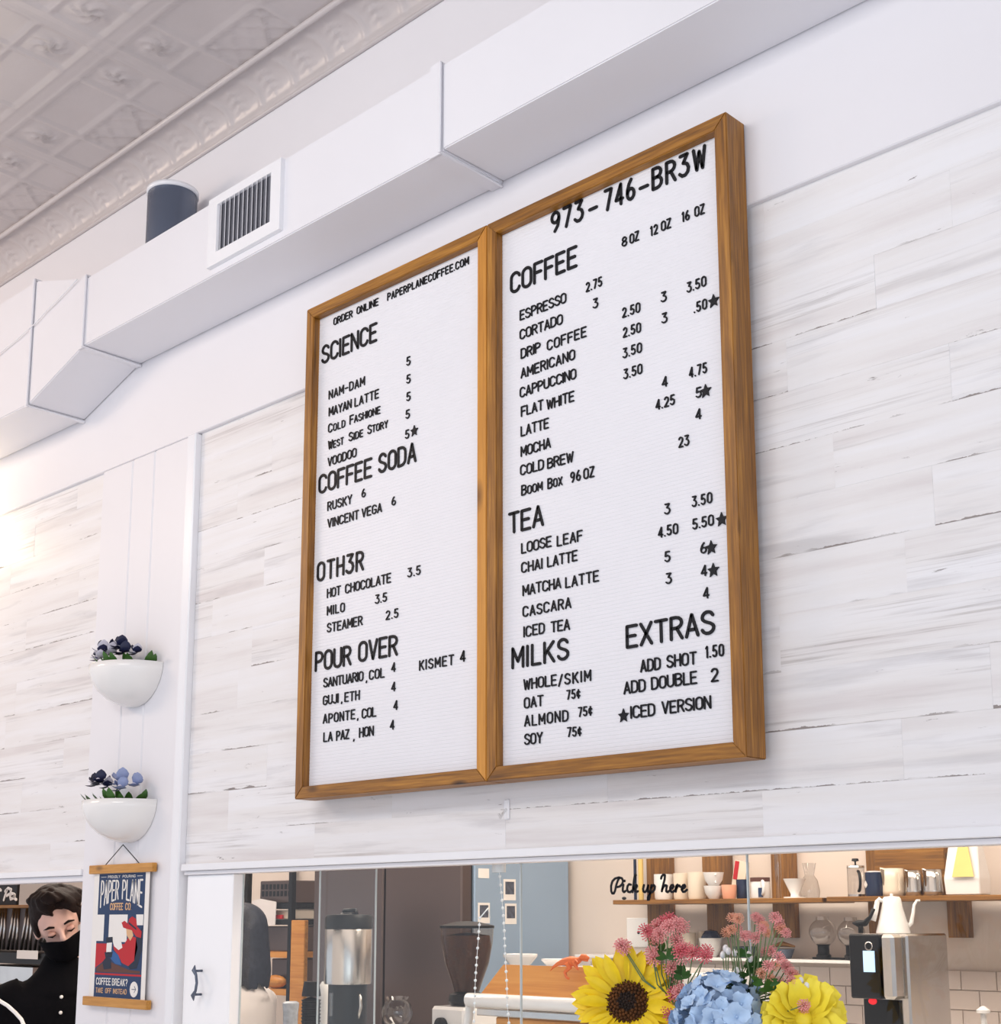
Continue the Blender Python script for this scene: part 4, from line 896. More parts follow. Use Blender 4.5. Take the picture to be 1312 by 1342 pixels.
bm=bmesh.new(); lathe(bm,[(.010,0),(.013,0),(.013,.003),(.010,.003)],20); o=link('control_ring',bm,M['steel'],ht,True); o.rotation_euler=(PI/2,0,0); o.location=W(1139,1240,WY-.051)-ht.location
rp=W(1144,1312,WY); bm=bmesh.new(); ball(bm,(0,0,0),(.014,.003,.010)); o=link('red_lamp',bm,M['redlamp'],ht,True); o.location=Vector((rp.x,WY-.001,rp.z))-ht.location
# kettle
KYp=1.90; P=on(1171,zt+.001,KYp); s=sc(P)
kt=thing('gooseneck_kettle','matte white gooseneck kettle standing on the hot water tower','kettle',P)
lobj('kettle_body',[(0,0),(22*s,0),(22*s,.003),(19*s,12*s),(13.5*s,34*s),(12*s,44*s),(10*s,47*s),(2*s,48*s),(2*s,51*s),(0,51*s)],M['ceram'],(0,0,0),'','',parent=kt)
IR=Vector((RT.x,RT.y,0)).normalized()
def ipt(u,v): return IR*(u*s)+Vector((0,0,v*s))
bm=bmesh.new(); tube(bm,[ipt(18,8),ipt(24,13),ipt(27,25),ipt(29,36),ipt(33,42),ipt(37,42)],[3.6*s,3*s,2.4*s,2*s,1.8*s,1.7*s],10); link('gooseneck_spout',bm,M['ceram'],kt,True)
bm=bmesh.new(); tube(bm,[ipt(-10,40),ipt(-17,44),ipt(-19,41),ipt(-22,28),ipt(-26,16)],[2*s,3*s,3.2*s,3.6*s,3.8*s],10); link('grip_handle',bm,M['ceram'],kt,True)
# siphon tool on left of tower top
P=on(1130,zt+.001,1.83); bm=bmesh.new(); tube(bm,[(-.03,0,.030),(-.012,0,.028),(.012,0,.030),(.030,0,.048),(.042,0,.072)],[.003,.011,.010,.0055,.006],8); tube(bm,[(-.004,0,0),(-.004,0,.028)],.008,8)
tag(link('black_siphon_clamp',bm,M['black'],None,True),'black clamp with a slanting handle left of the kettle','clamp').location=P
# tap knob bottom right
P=W(1300,1325,1.6); P.z=.966+0; zk=W(1300,1324,1.85).z; P=on(1300,.9655,1.85); s=sc(P)
lobj('tap',[(0,0),(.02,0),(.02,.01),(4*s,.014),(4*s,zk-.966-.01),(9*s,zk-.966-.008),(9*s,zk-.966),(3*s,zk-.966+.01),(0,zk-.966+.012)],M['ceram'],P,'white mushroom-topped tap at the bottom right behind the glass','tap')
# refrigerator : side face carries photos, front face is brown steel
FX=W(746,1200,2.27).x
lo,hi=.2,2.2
for _ in range(40):
    mid=(lo+hi)/2
    if W(622,1200,mid).x<FX: hi=mid
    else: lo=mid
fy=mid
fr=thing('refrigerator','tall steel refrigerator, photos taped on its blue-grey side','refrigerator',(FX-.4,(fy+2.27)/2,0))
FL=Xat(410,1.6,fy-.06)
boxobj('cabinet_shell',FL,FX,fy,2.27,.08,2.1,M['fridge_side'],fr,.004)
for a,b in ((FL,(FL+FX)/2-.003),((FL+FX)/2+.003,FX-.004)):
    boxobj('fridge_door',a+.003,b-.003,fy-.062,fy-.006,.12,2.09,M['fridge_front'],fr,.006)
boxobj('door_gasket',FL+.01,FX-.012,fy-.007,fy-.0,.12,2.09,M['black'],fr)
boxobj('plinth',FL+.02,FX-.02,fy+.02,2.25,0,.08,M['black'],fr)
def Wx(x,y,X): d=ray(x,y); return CAM+d*((X-CAM.x)/d.x)
for (x0,y0,x1,y1,pic,lab) in ((627,1138,641,1151,False,'blank white note near the top left of the refrigerator side'),(660,1152,676,1180,True,'instant photo, uppermost right one on the refrigerator side'),(626.5,1183,642,1210,True,'instant photo at the left, above the grinder lid'),(662,1184,677,1211,True,'instant photo below the uppermost one on the refrigerator side')):
    A=Wx(x0,y0,FX+.001); B=Wx(x1,y1,FX+.001)
    t=tag(boxobj('taped_photo' if pic else 'taped_note',FX+.0003,FX+.0013,A.y,B.y,B.z,A.z,M['whitep']),lab,'photo' if pic else 'note','photos on the refrigerator' if pic else None)
    if pic: 
        w_=B.y-A.y; h2=A.z-B.z; boxobj('picture',FX+.0014,FX+.0018,A.y+w_*.14,B.y-w_*.14,B.z+h2*.28,A.z-h2*.12,M['photo_ink'],t)
# thermal coffee urn
P=on(452,.966,.68); s=sc(P); U=lambda y:W(452,y,.68).z-.966
ur=thing('coffee_urn','tall steel coffee urn with a black lid behind the left glass edge','coffee urn',P)
lobj('base',[(0,0),(30*s,0),(30*s,.02),(26*s,.03),(26*s,U(1290)),(0,U(1290))],M['black'],(0,0,0),'','',parent=ur,seg=36)
lobj('steel_body',[(0,U(1289.5)),(31.5*s,U(1289)),(32*s,U(1286)),(32*s,U(1219)),(31*s,U(1217)),(0,U(1217))],M['steel'],(0,0,0),'','',parent=ur,seg=36)
lobj('lid',[(0,U(1216.8)),(32.5*s,U(1216.8)),(32.5*s,U(1203)),(30*s,U(1199)),(12*s,U(1198)),(10*s,U(1196)),(0,U(1196))],M['black'],(0,0,0),'','',parent=ur,seg=36)
bm=bmesh.new(); tube(bm,[(-.03,0,U(1199)),(-.02,0,U(1193)),(.03,0,U(1193)),(.035,0,U(1199))],.006,8); link('lid_handle',bm,M['black'],ur,True)
bm=bmesh.new(); tube(bm,[(28*s,-.01,U(1300)),(33*s,-.012,U(1306)),(35*s,-.014,U(1318)),(30*s,-.014,U(1332))],.0045,8); link('tap_lever',bm,M['steel'],ur,True)
lobj('sight_glass',[(.007,U(1330)),(.007,U(1300)),(0,U(1300))],M['gl'],(-.0,-27*s,0),'','',parent=ur)
# glass decanter on the worktop
P=on(518,.966,.55); s=sc(P); D_=lambda y:W(518,y,.55).z-.966
t=thing('glass_decanter','round glass decanter with a flared neck between the urn and the grinder','decanter',P)
lobj('warming_stand',[(0,0),(.06,0),(.06,.012),(.045,.02),(.045,D_(1345)),(0,D_(1345))],M['black'],(0,0,0),'','',parent=t)
lobj('decanter_glass',[(10*s,D_(1345)+.001),(18*s,D_(1338)),(21*s,D_(1328)),(18*s,D_(1316)),(13*s,D_(1311)),(15*s,D_(1307)),(15.5*s,D_(1306))],M['gl'],(0,0,0),'','',parent=t)
# coffee grinder
P=on(611,.966,.72); s=sc(P); D_=lambda y:W(611,y,.72).z-.966
gd=thing('coffee_grinder','coffee grinder with a bean-filled clear hopper in front of the refrigerator','grinder',P)
lobj('bean_hopper',[(17*s,D_(1300)),(20*s,D_(1290)),(30*s,D_(1262)),(35*s,D_(1235)),(36*s,D_(1217))],M['hopper'],(0,0,0),'','',parent=gd,seg=36)
lobj('beans',[(0,D_(1299)),(16.5*s,D_(1299)),(19.4*s,D_(1289)),(29.4*s,D_(1261)),(33*s,D_(1240)),(31*s,D_(1226)),(10*s,D_(1223)),(0,D_(1222))],M['beans'],(0,0,0),'','',parent=gd,seg=36)
lobj('hopper_lid',[(0,D_(1216.5)),(37*s,D_(1216.5)),(37*s,D_(1213)),(15*s,D_(1208)),(0,D_(1207))],M['black'],(0,0,0),'','',parent=gd,seg=36)
lobj('collar',[(0,D_(1317)),(22*s,D_(1317)),(25*s,D_(1312)),(23*s,D_(1303)),(17*s,D_(1300.2)),(0,D_(1300.2))],M['black'],(0,0,0),'','',parent=gd)
bm=bmesh.new(); box(bm,-.068,.060,-.07,.10,.0,D_(1318),.008); link('grinder_body',bm,M['ceram'],gd)
bm=bmesh.new(); lathe(bm,[(0,0),(.020,0),(.020,.012),(0,.014)],20); o=link('dial',bm,M['black'],gd,True); o.rotation_euler=(PI/2,0,0); o.location=(-.02,-.0705,D_(1342))
# espresso machine seen from its back
MY=.50
zt_=W(700,1266,MY).z; zr=W(700,1315,MY-.06).z
XA=on(647,zt_,MY).x; XB_=on(872,zt_,MY).x
em=thing('espresso_machine','large white espresso machine with orange wood back panels under the toy dinosaur','coffee machine',((XA+XB_)/2,.68,.966))
boxobj('machine_body',XA+.01,XB_-.01,MY+.02,.92,1.0,zt_-.01,M['ceram'],em,.006)
bm=bmesh.new(); zb_=W(700,1309,MY-.03).z
v=[bm.verts.new(p) for p in ((XA-.02,MY-.03,zb_),(XB_+.02,MY-.03,zb_),(XB_-.015,MY+.018,zt_),(XA+.015,MY+.018,zt_),(XA-.02,MY-.015,zb_),(XB_+.02,MY-.015,zb_),(XB_-.015,MY+.03,zt_),(XA+.015,MY+.03,zt_))]
for q in ((0,1,2,3),(4,7,6,5),(0,4,5,1),(1,5,6,2),(2,6,7,3),(3,7,4,0)): bm.faces.new([v[i] for i in q])
bmesh.ops.recalc_face_normals(bm,faces=bm.faces); o=link('upper_wood_panel',bm,M['orange_wood'],em); o.location=-em.location
bm=bmesh.new(); tube(bm,[(XA-.03,MY+.12,zr-.02),(XA-.055,MY-.03,zr-.005),(XA-.03,MY-.055,zr),(XB_+.03,MY-.055,zr),(XB_+.055,MY-.03,zr-.005)],.0165,14); o=link('rail',bm,M['ceram'],em,True); o.location=-em.location
boxobj('rail_shelf',XA-.01,XB_+.01,MY-.05,MY+.02,zr-.036,zr-.019,M['steel'],em,.002)
boxobj('lower_wood_panel',XA+.04,XB_-.02,MY-.035,MY+.018,1.02,zr-.038,M['orange_wood'],em,.003)
bm=bmesh.new(); tube(bm,[(XA-.05,MY-.03,zr-.01),(XA-.10,MY+.0,zr-.12),(XA-.12,MY+.02,zr-.3)],.011,10); o=link('steam_arm',bm,M['ceram'],em,True); o.location=-em.location
for x in (XA+.06,XB_-.06):
    for y in (.56,.86): boxobj('foot',x-.02,x+.02,y-.02,y+.02,.9655,1.0,M['black'],em)
for k,(x,w,h_,l) in enumerate(((682,44,16,'wide white dish on top of the espresso machine, left'),(727,34,11,'smaller white dish left of the toy dinosaur on the machine'))):
    P=on(x,zt_-.009,.66); s=sc(P); r=w*s/2
    lobj('wide_dish',[(0,0),(r*.55,0),(r*.62,.004),(r,h_*s*.75),(r*1.03,h_*s*.8),(r*1.03,h_*s),(r*.98,h_*s),(r*.5,.008),(0,.008)],M['ceram'],P,l,'dish')
# toy dinosaur
DY=MY-.012
dn=W(748,1264,DY); bm=bmesh.new()
def dp_(x,y,o=0): p=W(x,y,DY)-dn; p.y=o; return p
tube(bm,[dp_(723,1272),dp_(727,1267),dp_(733,1263),dp_(740,1260.5),dp_(748,1260),dp_(755,1260),dp_(760,1258.5),dp_(763,1256)],[.001,.003,.005,.008,.0115,.011,.007,.005],10)
tube(bm,[dp_(761,1257),dp_(765,1254),dp_(769,1254),dp_(773,1256)],[.004,.007,.006,.0035],8)
tube(bm,[dp_(765,1257),dp_(769,1258.5),dp_(772,1259)],[.004,.003,.002],8)
for o_ in (-.008,): tube(bm,[dp_(748,1262,o_),dp_(751,1268,o_),dp_(745,1274,o_),dp_(747,1281,o_),dp_(751,1282,o_-.004)],[.008,.0065,.004,.0035,.003],8)
tube(bm,[dp_(756,1261,-.006),dp_(759,1266,-.007),dp_(761,1269,-.008),dp_(763,1270,-.010)],[.006,.0045,.003,.0025],8)
tube(bm,[dp_(758,1258,-.006),dp_(762,1261,-.009),dp_(764,1261,-.01)],[.003,.002,.0015],6)
bmesh.ops.recalc_face_normals(bm,faces=bm.faces)
o=tag(link('toy_dinosaur',bm,M['dino'],None,True),'small orange toy dinosaur perched on the wooden machine panel','toy'); o.location=dn-Vector((0,.004,0))
# light reflections in the glass, modelled as strings of small pale balls
for pts,l in ((((654,1137),(656,1160),(659,1190),(661,1220),(662,1250),(664,1285),(665,1318),(668,1352)),'right-hand string of reflected light dots modelled as small balls, from the top track past the saucers'),(((629,1203),(627,1230),(625,1255),(623,1285),(622,1315),(621,1350)),'left-hand string of reflected light dots modelled as small balls across the grinder hopper')):
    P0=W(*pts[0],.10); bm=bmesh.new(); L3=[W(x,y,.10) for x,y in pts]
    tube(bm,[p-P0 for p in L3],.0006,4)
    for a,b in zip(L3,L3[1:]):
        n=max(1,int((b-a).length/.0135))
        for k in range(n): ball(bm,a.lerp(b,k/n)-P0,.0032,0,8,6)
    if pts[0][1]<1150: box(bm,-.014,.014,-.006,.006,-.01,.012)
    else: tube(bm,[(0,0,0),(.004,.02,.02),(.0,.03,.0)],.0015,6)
    tag(link('reflection_string',bm,M['reflection'],None,True),l,'bead string').location=P0
# cup stacks beside the urn
P=on(404,.966,.80); s=sc(P); D_=lambda y:W(404,y,.80).z-.966
t=thing('cup_dispenser','black paper cup stack capped with clear domes beside the urn','cup stack',P)
bm=bmesh.new(); pr=[(0,0),(9*s,0)]; z=.0; zt2=D_(1309); k=0
while z<zt2: pr+=[(12*s,z+.004),(13*s,z+.0045),(13*s,z+.008),(12*s,z+.0085)]; z+=.0105
pr+=[(0,zt2+.008)]; lathe(bm,pr,24); bmesh.ops.recalc_face_normals(bm,faces=bm.faces); link('nested_cups',bm,M['black'],t)
lobj('top_cup',[(0,zt2+.009),(13*s,zt2+.009),(10*s,D_(1286)),(0,D_(1286))],M['black'],(0,0,0),'','',parent=t)
P=on(423,.966,.90); s=sc(P); D_=lambda y:W(423,y,.9).z-.966
lobj('lid_stack',[(0,0),(9*s,0),(10*s,D_(1306)),(9*s,D_(1292)),(5*s,D_(1286)),(0,D_(1286))],M['ceram'],P,'clear white lid stack left of the urn','lid stack')
P=on(377,.966,.72); s=sc(P); D_=lambda y:W(377,y,.72).z-.966
lobj('plastic_cup_stack',[(0,0),(8*s,0),(10*s,D_(1326)),(11*s,D_(1318)),(11*s,D_(1314)),(8*s,D_(1312)),(0,D_(1312))],M['frosted'],P,'stack of clear plastic cups at the left end of the worktop','cup stack')
# storage rack with baskets at the far left
RY=2.0
def rz(y): return W(360,y,RY).z
RX0,RX1=on(322,1.6,RY).x,on(380,1.6,RY).x
rk=thing('storage_rack','dark metal storage rack of baskets and bins behind the person in white','rack',((RX0+RX1)/2,RY+.14,0))
for x in (RX0,RX1):
    for y in (RY+.01,RY+.27): boxobj('rack_post',x-.012,x+.012,y-.012,y+.012,0,2.0,M['black'],rk)
SH=[(1184,1191,M['black']),(1205,1212,M['black']),(1247,1255,M['orange_wood']),(1296,1304,M['orange_wood']),(1400,1410,M['black'])]
for y0,y1,m_ in SH: boxobj('rack_shelf',RX0+.014,RX1-.014,RY,RY+.28,rz(y1),rz(y0),m_,rk)
def rbox(n,x0,x1,y0,y1,m_,label,cat,yy=RY+.02,d=.2):
    X0,X1=on(x0,1.6,RY).x,on(x1,1.6,RY).x; X0=max(X0,RX0+.016); X1=min(X1,RX1-.016); return tag(boxobj(n,X0,X1,yy,yy+d,rz(y1)+.0008,rz(y0),m_,None,.004),label,cat)
bk=rbox('slotted_basket',335,383,1154,1184,M['fridge_front'],'grey slotted plastic basket on the top rack shelf','basket')
ex=bk.location; Xa,Xb=on(337,1.6,RY).x,on(381,1.6,RY).x
for q in range(8):
    for rr in range(2):
        x=max(Xa,RX0+.02)+(q+.5)*(min(Xb,RX1-.02)-max(Xa,RX0+.02))/8; z=rz(1158+rr*9); boxobj('slot',x-.009,x+.009,RY+.0185,RY+.0195,z-.026,z-.002,M['black'],bk)
rbox('shallow_bin',334,381,1193,1205,M['cream'],'shallow clear bin with a red packet in it on the second rack shelf','bin')
tag(boxobj('red_packet',on(352,1.6,RY).x,on(368,1.6,RY).x,RY+.004,RY+.018,rz(1204.5),rz(1199),M['red'],None,.002),'small red packet in front of the shallow bin','packet')
rbox('grey_bin',337,377,1214,1247,M['fridge_front'],'grey plastic bin on the third rack shelf','bin'); rbox('brown_carton',344,377,1257,1296,M['fridge_front'],'grey-brown carton on the lowest visible rack shelf','box',RY+.06)
bm=bmesh.new(); ball(bm,(0,0,.03),(.075,.03,.03)); o=tag(link('bread_loaf',bm,M['orange_wood'],None,True),'golden loaf on the rack shelf in front of the carton','bread'); o.location=Vector((on(357,1.6,RY).x,RY+.028,rz(1296)+.001))
X0_,X1_=on(384,1.6,1.9).x,on(402,1.6,1.9).x
tag(boxobj('orange_carton',X0_,X1_,1.89,1.912,0,W(394,1206,1.9).z,M['orange_wood'],None,.003),'tall narrow orange wooden board standing right of the rack','board')
# white paper sheet and strap on wall
P=W(322,1195,1.88); bm=bmesh.new(); prism(bm,[(-.10,.05),(-.03,.06),(.09,.045),(.085,-.06),(-.0,-.065),(-.05,-.02)],-.0015,.0015); tag(link('white_cloth',bm,M['whitecloth']),'white cloth hanging at the left end of the rack','cloth').location=Vector((P.x,RY-.015,P.z))
P=W(315,1170,KB-.02); bm=bmesh.new(); tube(bm,[(-.02,0,.11),(.0,0,.06),(.01,0,0),(.0,0,-.07),(-.01,0,-.09)],[.012,.016,.017,.014,.006],8); tag(link('black_strap',bm,M['black'],None,True),'black curved strap on the beige wall above the person in white','strap').location=Vector((P.x,KB-.018,P.z))
# ------------------------------------------------------------------ left opening
LYb=1.5
sgz=W(10,1176,LYb); X1_=on(22.5,1.75,LYb).x
sg=tag(boxobj('chalk_sign',X1_-.42,X1_,LYb,LYb+.015,W(10,1189,LYb).z,W(10,1162,LYb).z+.02,M['black'],None,.002),'black sign with white script at the top of the left opening','sign')
bm=bmesh.new()
for L_ in ([(0,187),(0,187)],[(20,260),(28,235),(40,200)],[(28,210),(45,192),(62,200),(58,222),(38,236)],[(78,225),(66,222),(56,238),(60,256),(74,250),(82,228),(80,250),(92,258)],[(-20,215),(-8,196),(4,205)]):
    pts=[W(x/4.373,1120+y/4.373,LYb-.004) for x,y in L_]
    if len(set(L_))>1: strokes_to_bm(bm,[[(p.x-sg.location.x,p.z-sg.location.z) for p in pts]],.014,-.0115,-.0085)
bmesh.ops.recalc_face_normals(bm,faces=bm.faces); link('sign_lettering',bm,M['ceram'],sg)
for x in (sg.location.x-.15,sg.location.x+.15):
    bm=bmesh.new(); tube(bm,[(0,0,0),(0,0,2.95-sg.location.z)],.003,6); o=link('hanging_wire',bm,M['black'],sg); o.location=(x-sg.location.x,.0,0)
DYk=1.35
def dz(y): return W(20,y,DYk).z
XE=on(62,1.6,DYk).x; XS=XE-1.1
dk=thing('dish_rack','brown steel rack of upright rods behind the masked barista','rack',((XS+XE)/2,DYk+.2,0))
boxobj('back_plate',XS,XE,DYk+.12,DYk+.13,dz(1246),dz(1189),M['fridge_front'],dk)
for k in range(22):
    x=XE-.03-k*.045; bm=bmesh.new(); tube(bm,[(0,0,dz(1246)),(.02*(k%3),0,dz(1189))],.007,8); o=link('upright_rod',bm,M['steel'],dk,True); o.location=(x-dk.location.x,-.12,0)
for y0,y1,m_ in ((1248,1263,M['black']),(1293,1298,M['ceram']),(1186,1190,M['shelf'])): boxobj('rack_board',XS,XE,DYk+.0,DYk+.32,dz(y1),dz(y0),m_,dk,.002)
for x in (XS+.02,XE-.02): boxobj('rack_leg',x-.015,x+.015,DYk+.28,DYk+.31,0,dz(1190),M['black'],dk)
t=tag(boxobj('steel_bin',XS+.5,on(36,1.5,DYk).x,DYk+.03,DYk+.25,dz(1293)+.0008,dz(1266),M['steel'],None,.006),'blue-grey steel bin on the lower rack board beside the barista','bin')
tag(boxobj('paper_slip',on(27,1.55,DYk).x,on(54,1.55,DYk).x,DYk-.012,DYk-.009,dz(1256),dz(1245),M['whitep']),'white paper slip on the dark rack board behind the barista','paper')
P=W(0,1312,.17); bm=bmesh.new(); tube(bm,[W(x,y,.17)-P for x,y in ((-14,1300),(0,1312),(10,1318),(20,1327),(28,1336),(34,1350),(37,1380),(38,1420))],.006,8); tag(link('white_hose',bm,M['ceram'],None,True),'white curved hose in the bottom left corner','hose').location=P
# ------------------------------------------------------------------ people
def person(name,label,head_c,R3,hairmat,skin,shirt,trouser,long_hair,mask,zfloor=0,lean=(0,0)):
    """head_c world centre of the head; R3 columns = head right, back, up"""
    H=Vector(head_c); t=thing(name,label,'person',(H.x+lean[0],H.y+lean[1],0)); o0=t.location
    MR=Matrix(R3).transposed()
    def hp(x,y,z): return H+MR@Vector((x,y,z))-o0
    M4=MR.to_4x4()
    facing=-(MR@Vector((0,1,0))); facing.z=0; facing.normalize(); side=Vector((-facing.y,facing.x,0))   # side = person's left
    nb=hp(0,.015,-.10)
    sh=Vector((nb.x+lean[0]*-.4,nb.y+lean[1]*-.4,nb.z-(.085 if long_hair else .11))); hipz=.95; hip=Vector((0,0,hipz)) 
    shl=sh+side*.165-Vector((0,0,.055)); shr=sh-side*.165-Vector((0,0,.055))
    def arms(bm,ex,hand=True):
        for s_,sd in ((shl,1),(shr,-1)):
            el=s_+side*sd*.06-Vector((0,0,.28))+facing*.02; wr=el+facing*.22-side*sd*.06+Vector((0,0,.02))
            tube(bm,[s_-side*sd*.03,s_,s_.lerp(el,.5),el],[.055+ex,.056+ex,.046+ex,.041+ex],12)
            tube(bm,[el,el.lerp(wr,.3),el.lerp(wr,.92 if not hand else 1)],[.041+ex,.040+ex,.027+ex],12); ball(bm,el,.041+ex)
            if hand:
                f=(wr-el).normalized(); ball(bm,wr+f*.05,(.042,.042,.020)); 
                dn_=Vector((0,0,-1)); lat=f.cross(dn_).normalized()
                for q,ln in enumerate((.070,.078,.072,.058)):
                    b=wr+f*.085+lat*(-.03+.02*q); tube(bm,[b-f*.02,b+f*ln*.5,b+f*ln*.8+dn_*.018,b+f*ln*.85+dn_*.038],[.010,.0095,.009,.0075],8)
                b=wr+f*.03-lat*.038; tube(bm,[b+lat*.015,b-lat*.012+f*.025+dn_*.01,b-lat*.01+f*.05+dn_*.025],[.012,.011,.009],8)
    def torso(bm,ex):
        pts=[sh+Vector((0,0,.02)),sh-Vector((0,0,.075)),sh.lerp(hip,.35),sh.lerp(hip,.65),hip+Vector((0,0,.02)),hip-Vector((0,0,.08))]
        wd=[(.075,.065),(.17,.105),(.18,.115),(.155,.105),(.165,.115),(.165,.11)]
        rings=[]
        for p,(a,b) in zip(pts,wd):
            rings.append([bm.verts.new(p+side*(a+ex)*math.cos(2*PI*k/20)+facing*(b+ex)*math.sin(2*PI*k/20)) for k in range(20)])
        for A,B in zip(rings,rings[1:]):
            for k in range(20): bm.faces.new([A[k],A[(k+1)%20],B[(k+1)%20],B[k]])
        bm.faces.new(rings[0][::-1]); bm.faces.new(rings[-1])
    def legs(bm,ex,feet=True):
        for sd in (1,-1):
            a=hip+side*sd*.09-Vector((0,0,.05)); k=Vector((a.x,a.y,.50))+facing*.02; an=Vector((a.x,a.y,.09))
            tube(bm,[a,a.lerp(k,.4),k,k.lerp(an,.35),an],[.088+ex,.078+ex,.055+ex,.054+ex,.036+ex],14)
            if feet: ball(bm,an+facing*.06-Vector((0,0,.045)),(.045,.045,.04)); tube(bm,[an-Vector((0,0,.03)),an+facing*.09-Vector((0,0,.05)),an+facing*.17-Vector((0,0,.062))],[.045,.038,.026],10)
    def rem(o,v=.011,sm=6):
        m_=o.modifiers.new('remesh','REMESH'); m_.mode='VOXEL'; m_.voxel_size=v; m_.use_smooth_shade=True
        c_=o.modifiers.new('smooth','SMOOTH'); c_.factor=.5; c_.iterations=sm; return o
    bm=bmesh.new()
    ball(bm,hp(0,.01,.02),(.074,.094,.092),M4=M4,u=20,v=14); ball(bm,hp(0,-.02,-.06),(.056,.066,.060),M4=M4,u=16,v=12); ball(bm,hp(0,-.045,-.093),(.030,.030,.022),M4=M4)
    tube(bm,[hp(0,-.085,.005),hp(0,-.098,-.018),hp(0,-.104,-.030),hp(0,-.088,-.038)],[.008,.011,.013,.010],8)
    for sx in (-1,1): ball(bm,hp(sx*.076,.012,-.015),(.010,.020,.032),M4=M4); ball(bm,hp(sx*.030,-.078,.018),(.024,.012,.008),M4=M4)
    tube(bm,[hp(0,.01,-.05),nb,sh+Vector((0,0,.0))],[.052,.052,.062],14)
    torso(bm,-.004); arms(bm,-.002); legs(bm,-.004)
    rem(link('body',bm,skin,t,True),.0075,4)
    # face
    for sx in (-1,1):
        bm=bmesh.new(); ball(bm,hp(sx*.031,-.0790,-.003),(.0145,.0105,.009),M4=M4); link('eyelid',bm,M['lid'],t,True)
        bm=bmesh.new(); tube(bm,[hp(sx*.016,-.0885,.020),hp(sx*.032,-.0895,.026),hp(sx*.050,-.078,.018)],[.003,.0045,.002],8); link('eyebrow',bm,hairmat,t,True)
        bm=bmesh.new(); tube(bm,[hp(sx*.018,-.0875,-.006),hp(sx*.031,-.0915,-.009),hp(sx*.044,-.084,-.006)],[.0015,.003,.0015],8); link('eyelashes',bm,hairmat,t,True)
    if mask:
        bm=bmesh.new(); rings=[]
        for i in range(9):
            v=i/8; row=[]
            for j in range(17):
                u=(j/16-.5)*2; th_=u*1.45; rx=.066-.012*v; z=-.022-.085*v-.012*abs(u)**2*(1-2*v)
                rr=.088+.022*math.exp(-(u/.25)**2)*(1-v*.7)*(1-.3*v)
                row.append(bm.verts.new(hp((rx+.010)*math.sin(th_),-.012-rr*math.cos(th_)*(1-.12*v),z)))
            rings.append(row)
        for A,B in zip(rings,rings[1:]):
            for j in range(16): bm.faces.new([A[j],A[j+1],B[j+1],B[j]])
        bmesh.ops.recalc_face_normals(bm,faces=bm.faces); o=link('face_mask',bm,M['blackcloth'],t,True); sm=o.modifiers.new('thick','SOLIDIFY'); sm.thickness=.003; sm.offset=1
    else:
        bm=bmesh.new(); tube(bm,[hp(-.024,-.078,-.068),hp(0,-.088,-.066),hp(.024,-.078,-.068)],[.003,.006,.003],8); link('lips',bm,M['pink'],t,True)
    # hair
    bm=bmesh.new(); rnd=random.Random(len(label))
    ball(bm,hp(0,.026,.036),(.083,.098,.088),M4=M4,u=20,v=14)
    if not long_hair:
        for k in range(70):
            a=rnd.uniform(-2.0,2.0); f=rnd.uniform(.0,1)
            x=.07*math.sin(a)*(.4+.6*f); y=-.075+.10*f; z=.085+.035*math.cos(a)*(1-.4*f)
            tube(bm,[hp(x*.7,y+.05,z-.01),hp(x,y,z+.012),hp(x*1.15+.02,y-.020,z-.004),hp(x*1.25+.035,y-.022,z-.022-.015*rnd.random())],[.012,.013,.009,.002],6)
        for sx in (-1,1): ball(bm,hp(sx*.072,.01,.01),(.014,.045,.045),M4=M4)
    else:
        for k in range(60):
            a=rnd.uniform(-1.9,1.9); x=.078*math.sin(a); y=.03+.075*math.cos(a)
            tube(bm,[hp(x*.6,y*.7,.09),hp(x,y,.03),hp(x*1.12,y*1.05,-.06),hp(x*1.2,y*1.05+.01,-.12-.02*rnd.random()),hp(x*1.2,y*1.1+.01,-.17-.03*rnd.random())],[.016,.018,.020,.016,.006],6)
    rem(link('hair',bm,hairmat,t,True),.006 if not long_hair else .009,2)
    bm=bmesh.new(); torso(bm,.012); arms(bm,.013,False)
    tube(bm,[nb-Vector((0,0,.035)),sh+Vector((0,0,.01)),sh-Vector((0,0,.04))],[.066,.082,.12],16)
    rem(link('shirt',bm,shirt,t,True),.012,4)
    bm=bmesh.new(); legs(bm,.010,False); tube(bm,[hip+Vector((0,0,.05)),hip-Vector((0,0,.12))],[.155,.17],18); rem(link('trousers',bm,trouser,t,True),.016,4)
    for sd in (1,-1):
        bm=bmesh.new(); an=Vector((hip.x,hip.y,0))+side*sd*.09
        tube(bm,[an-facing*.06+Vector((0,0,.045)),an+facing*.06+Vector((0,0,.045)),an+facing*.17+Vector((0,0,.032)),an+facing*.21+Vector((0,0,.03))],[.046,.050,.042,.025],12)
        for v_ in bm.verts: v_.co.z=max(v_.co.z,0.0)
        link('shoe',bm,M['black'],t,True)
    return t,hp,sh,facing,side
HB=W(76,1208,.42); 
toC=(CAM-HB).normalized(); ri=Vector((0,0,1)).cross(-toC)*-1; ri=(toC.cross(Vector((0,0,1)))*-1).normalized(); upv=toC.cross(ri)*-1
if upv.z<0: upv=-upv
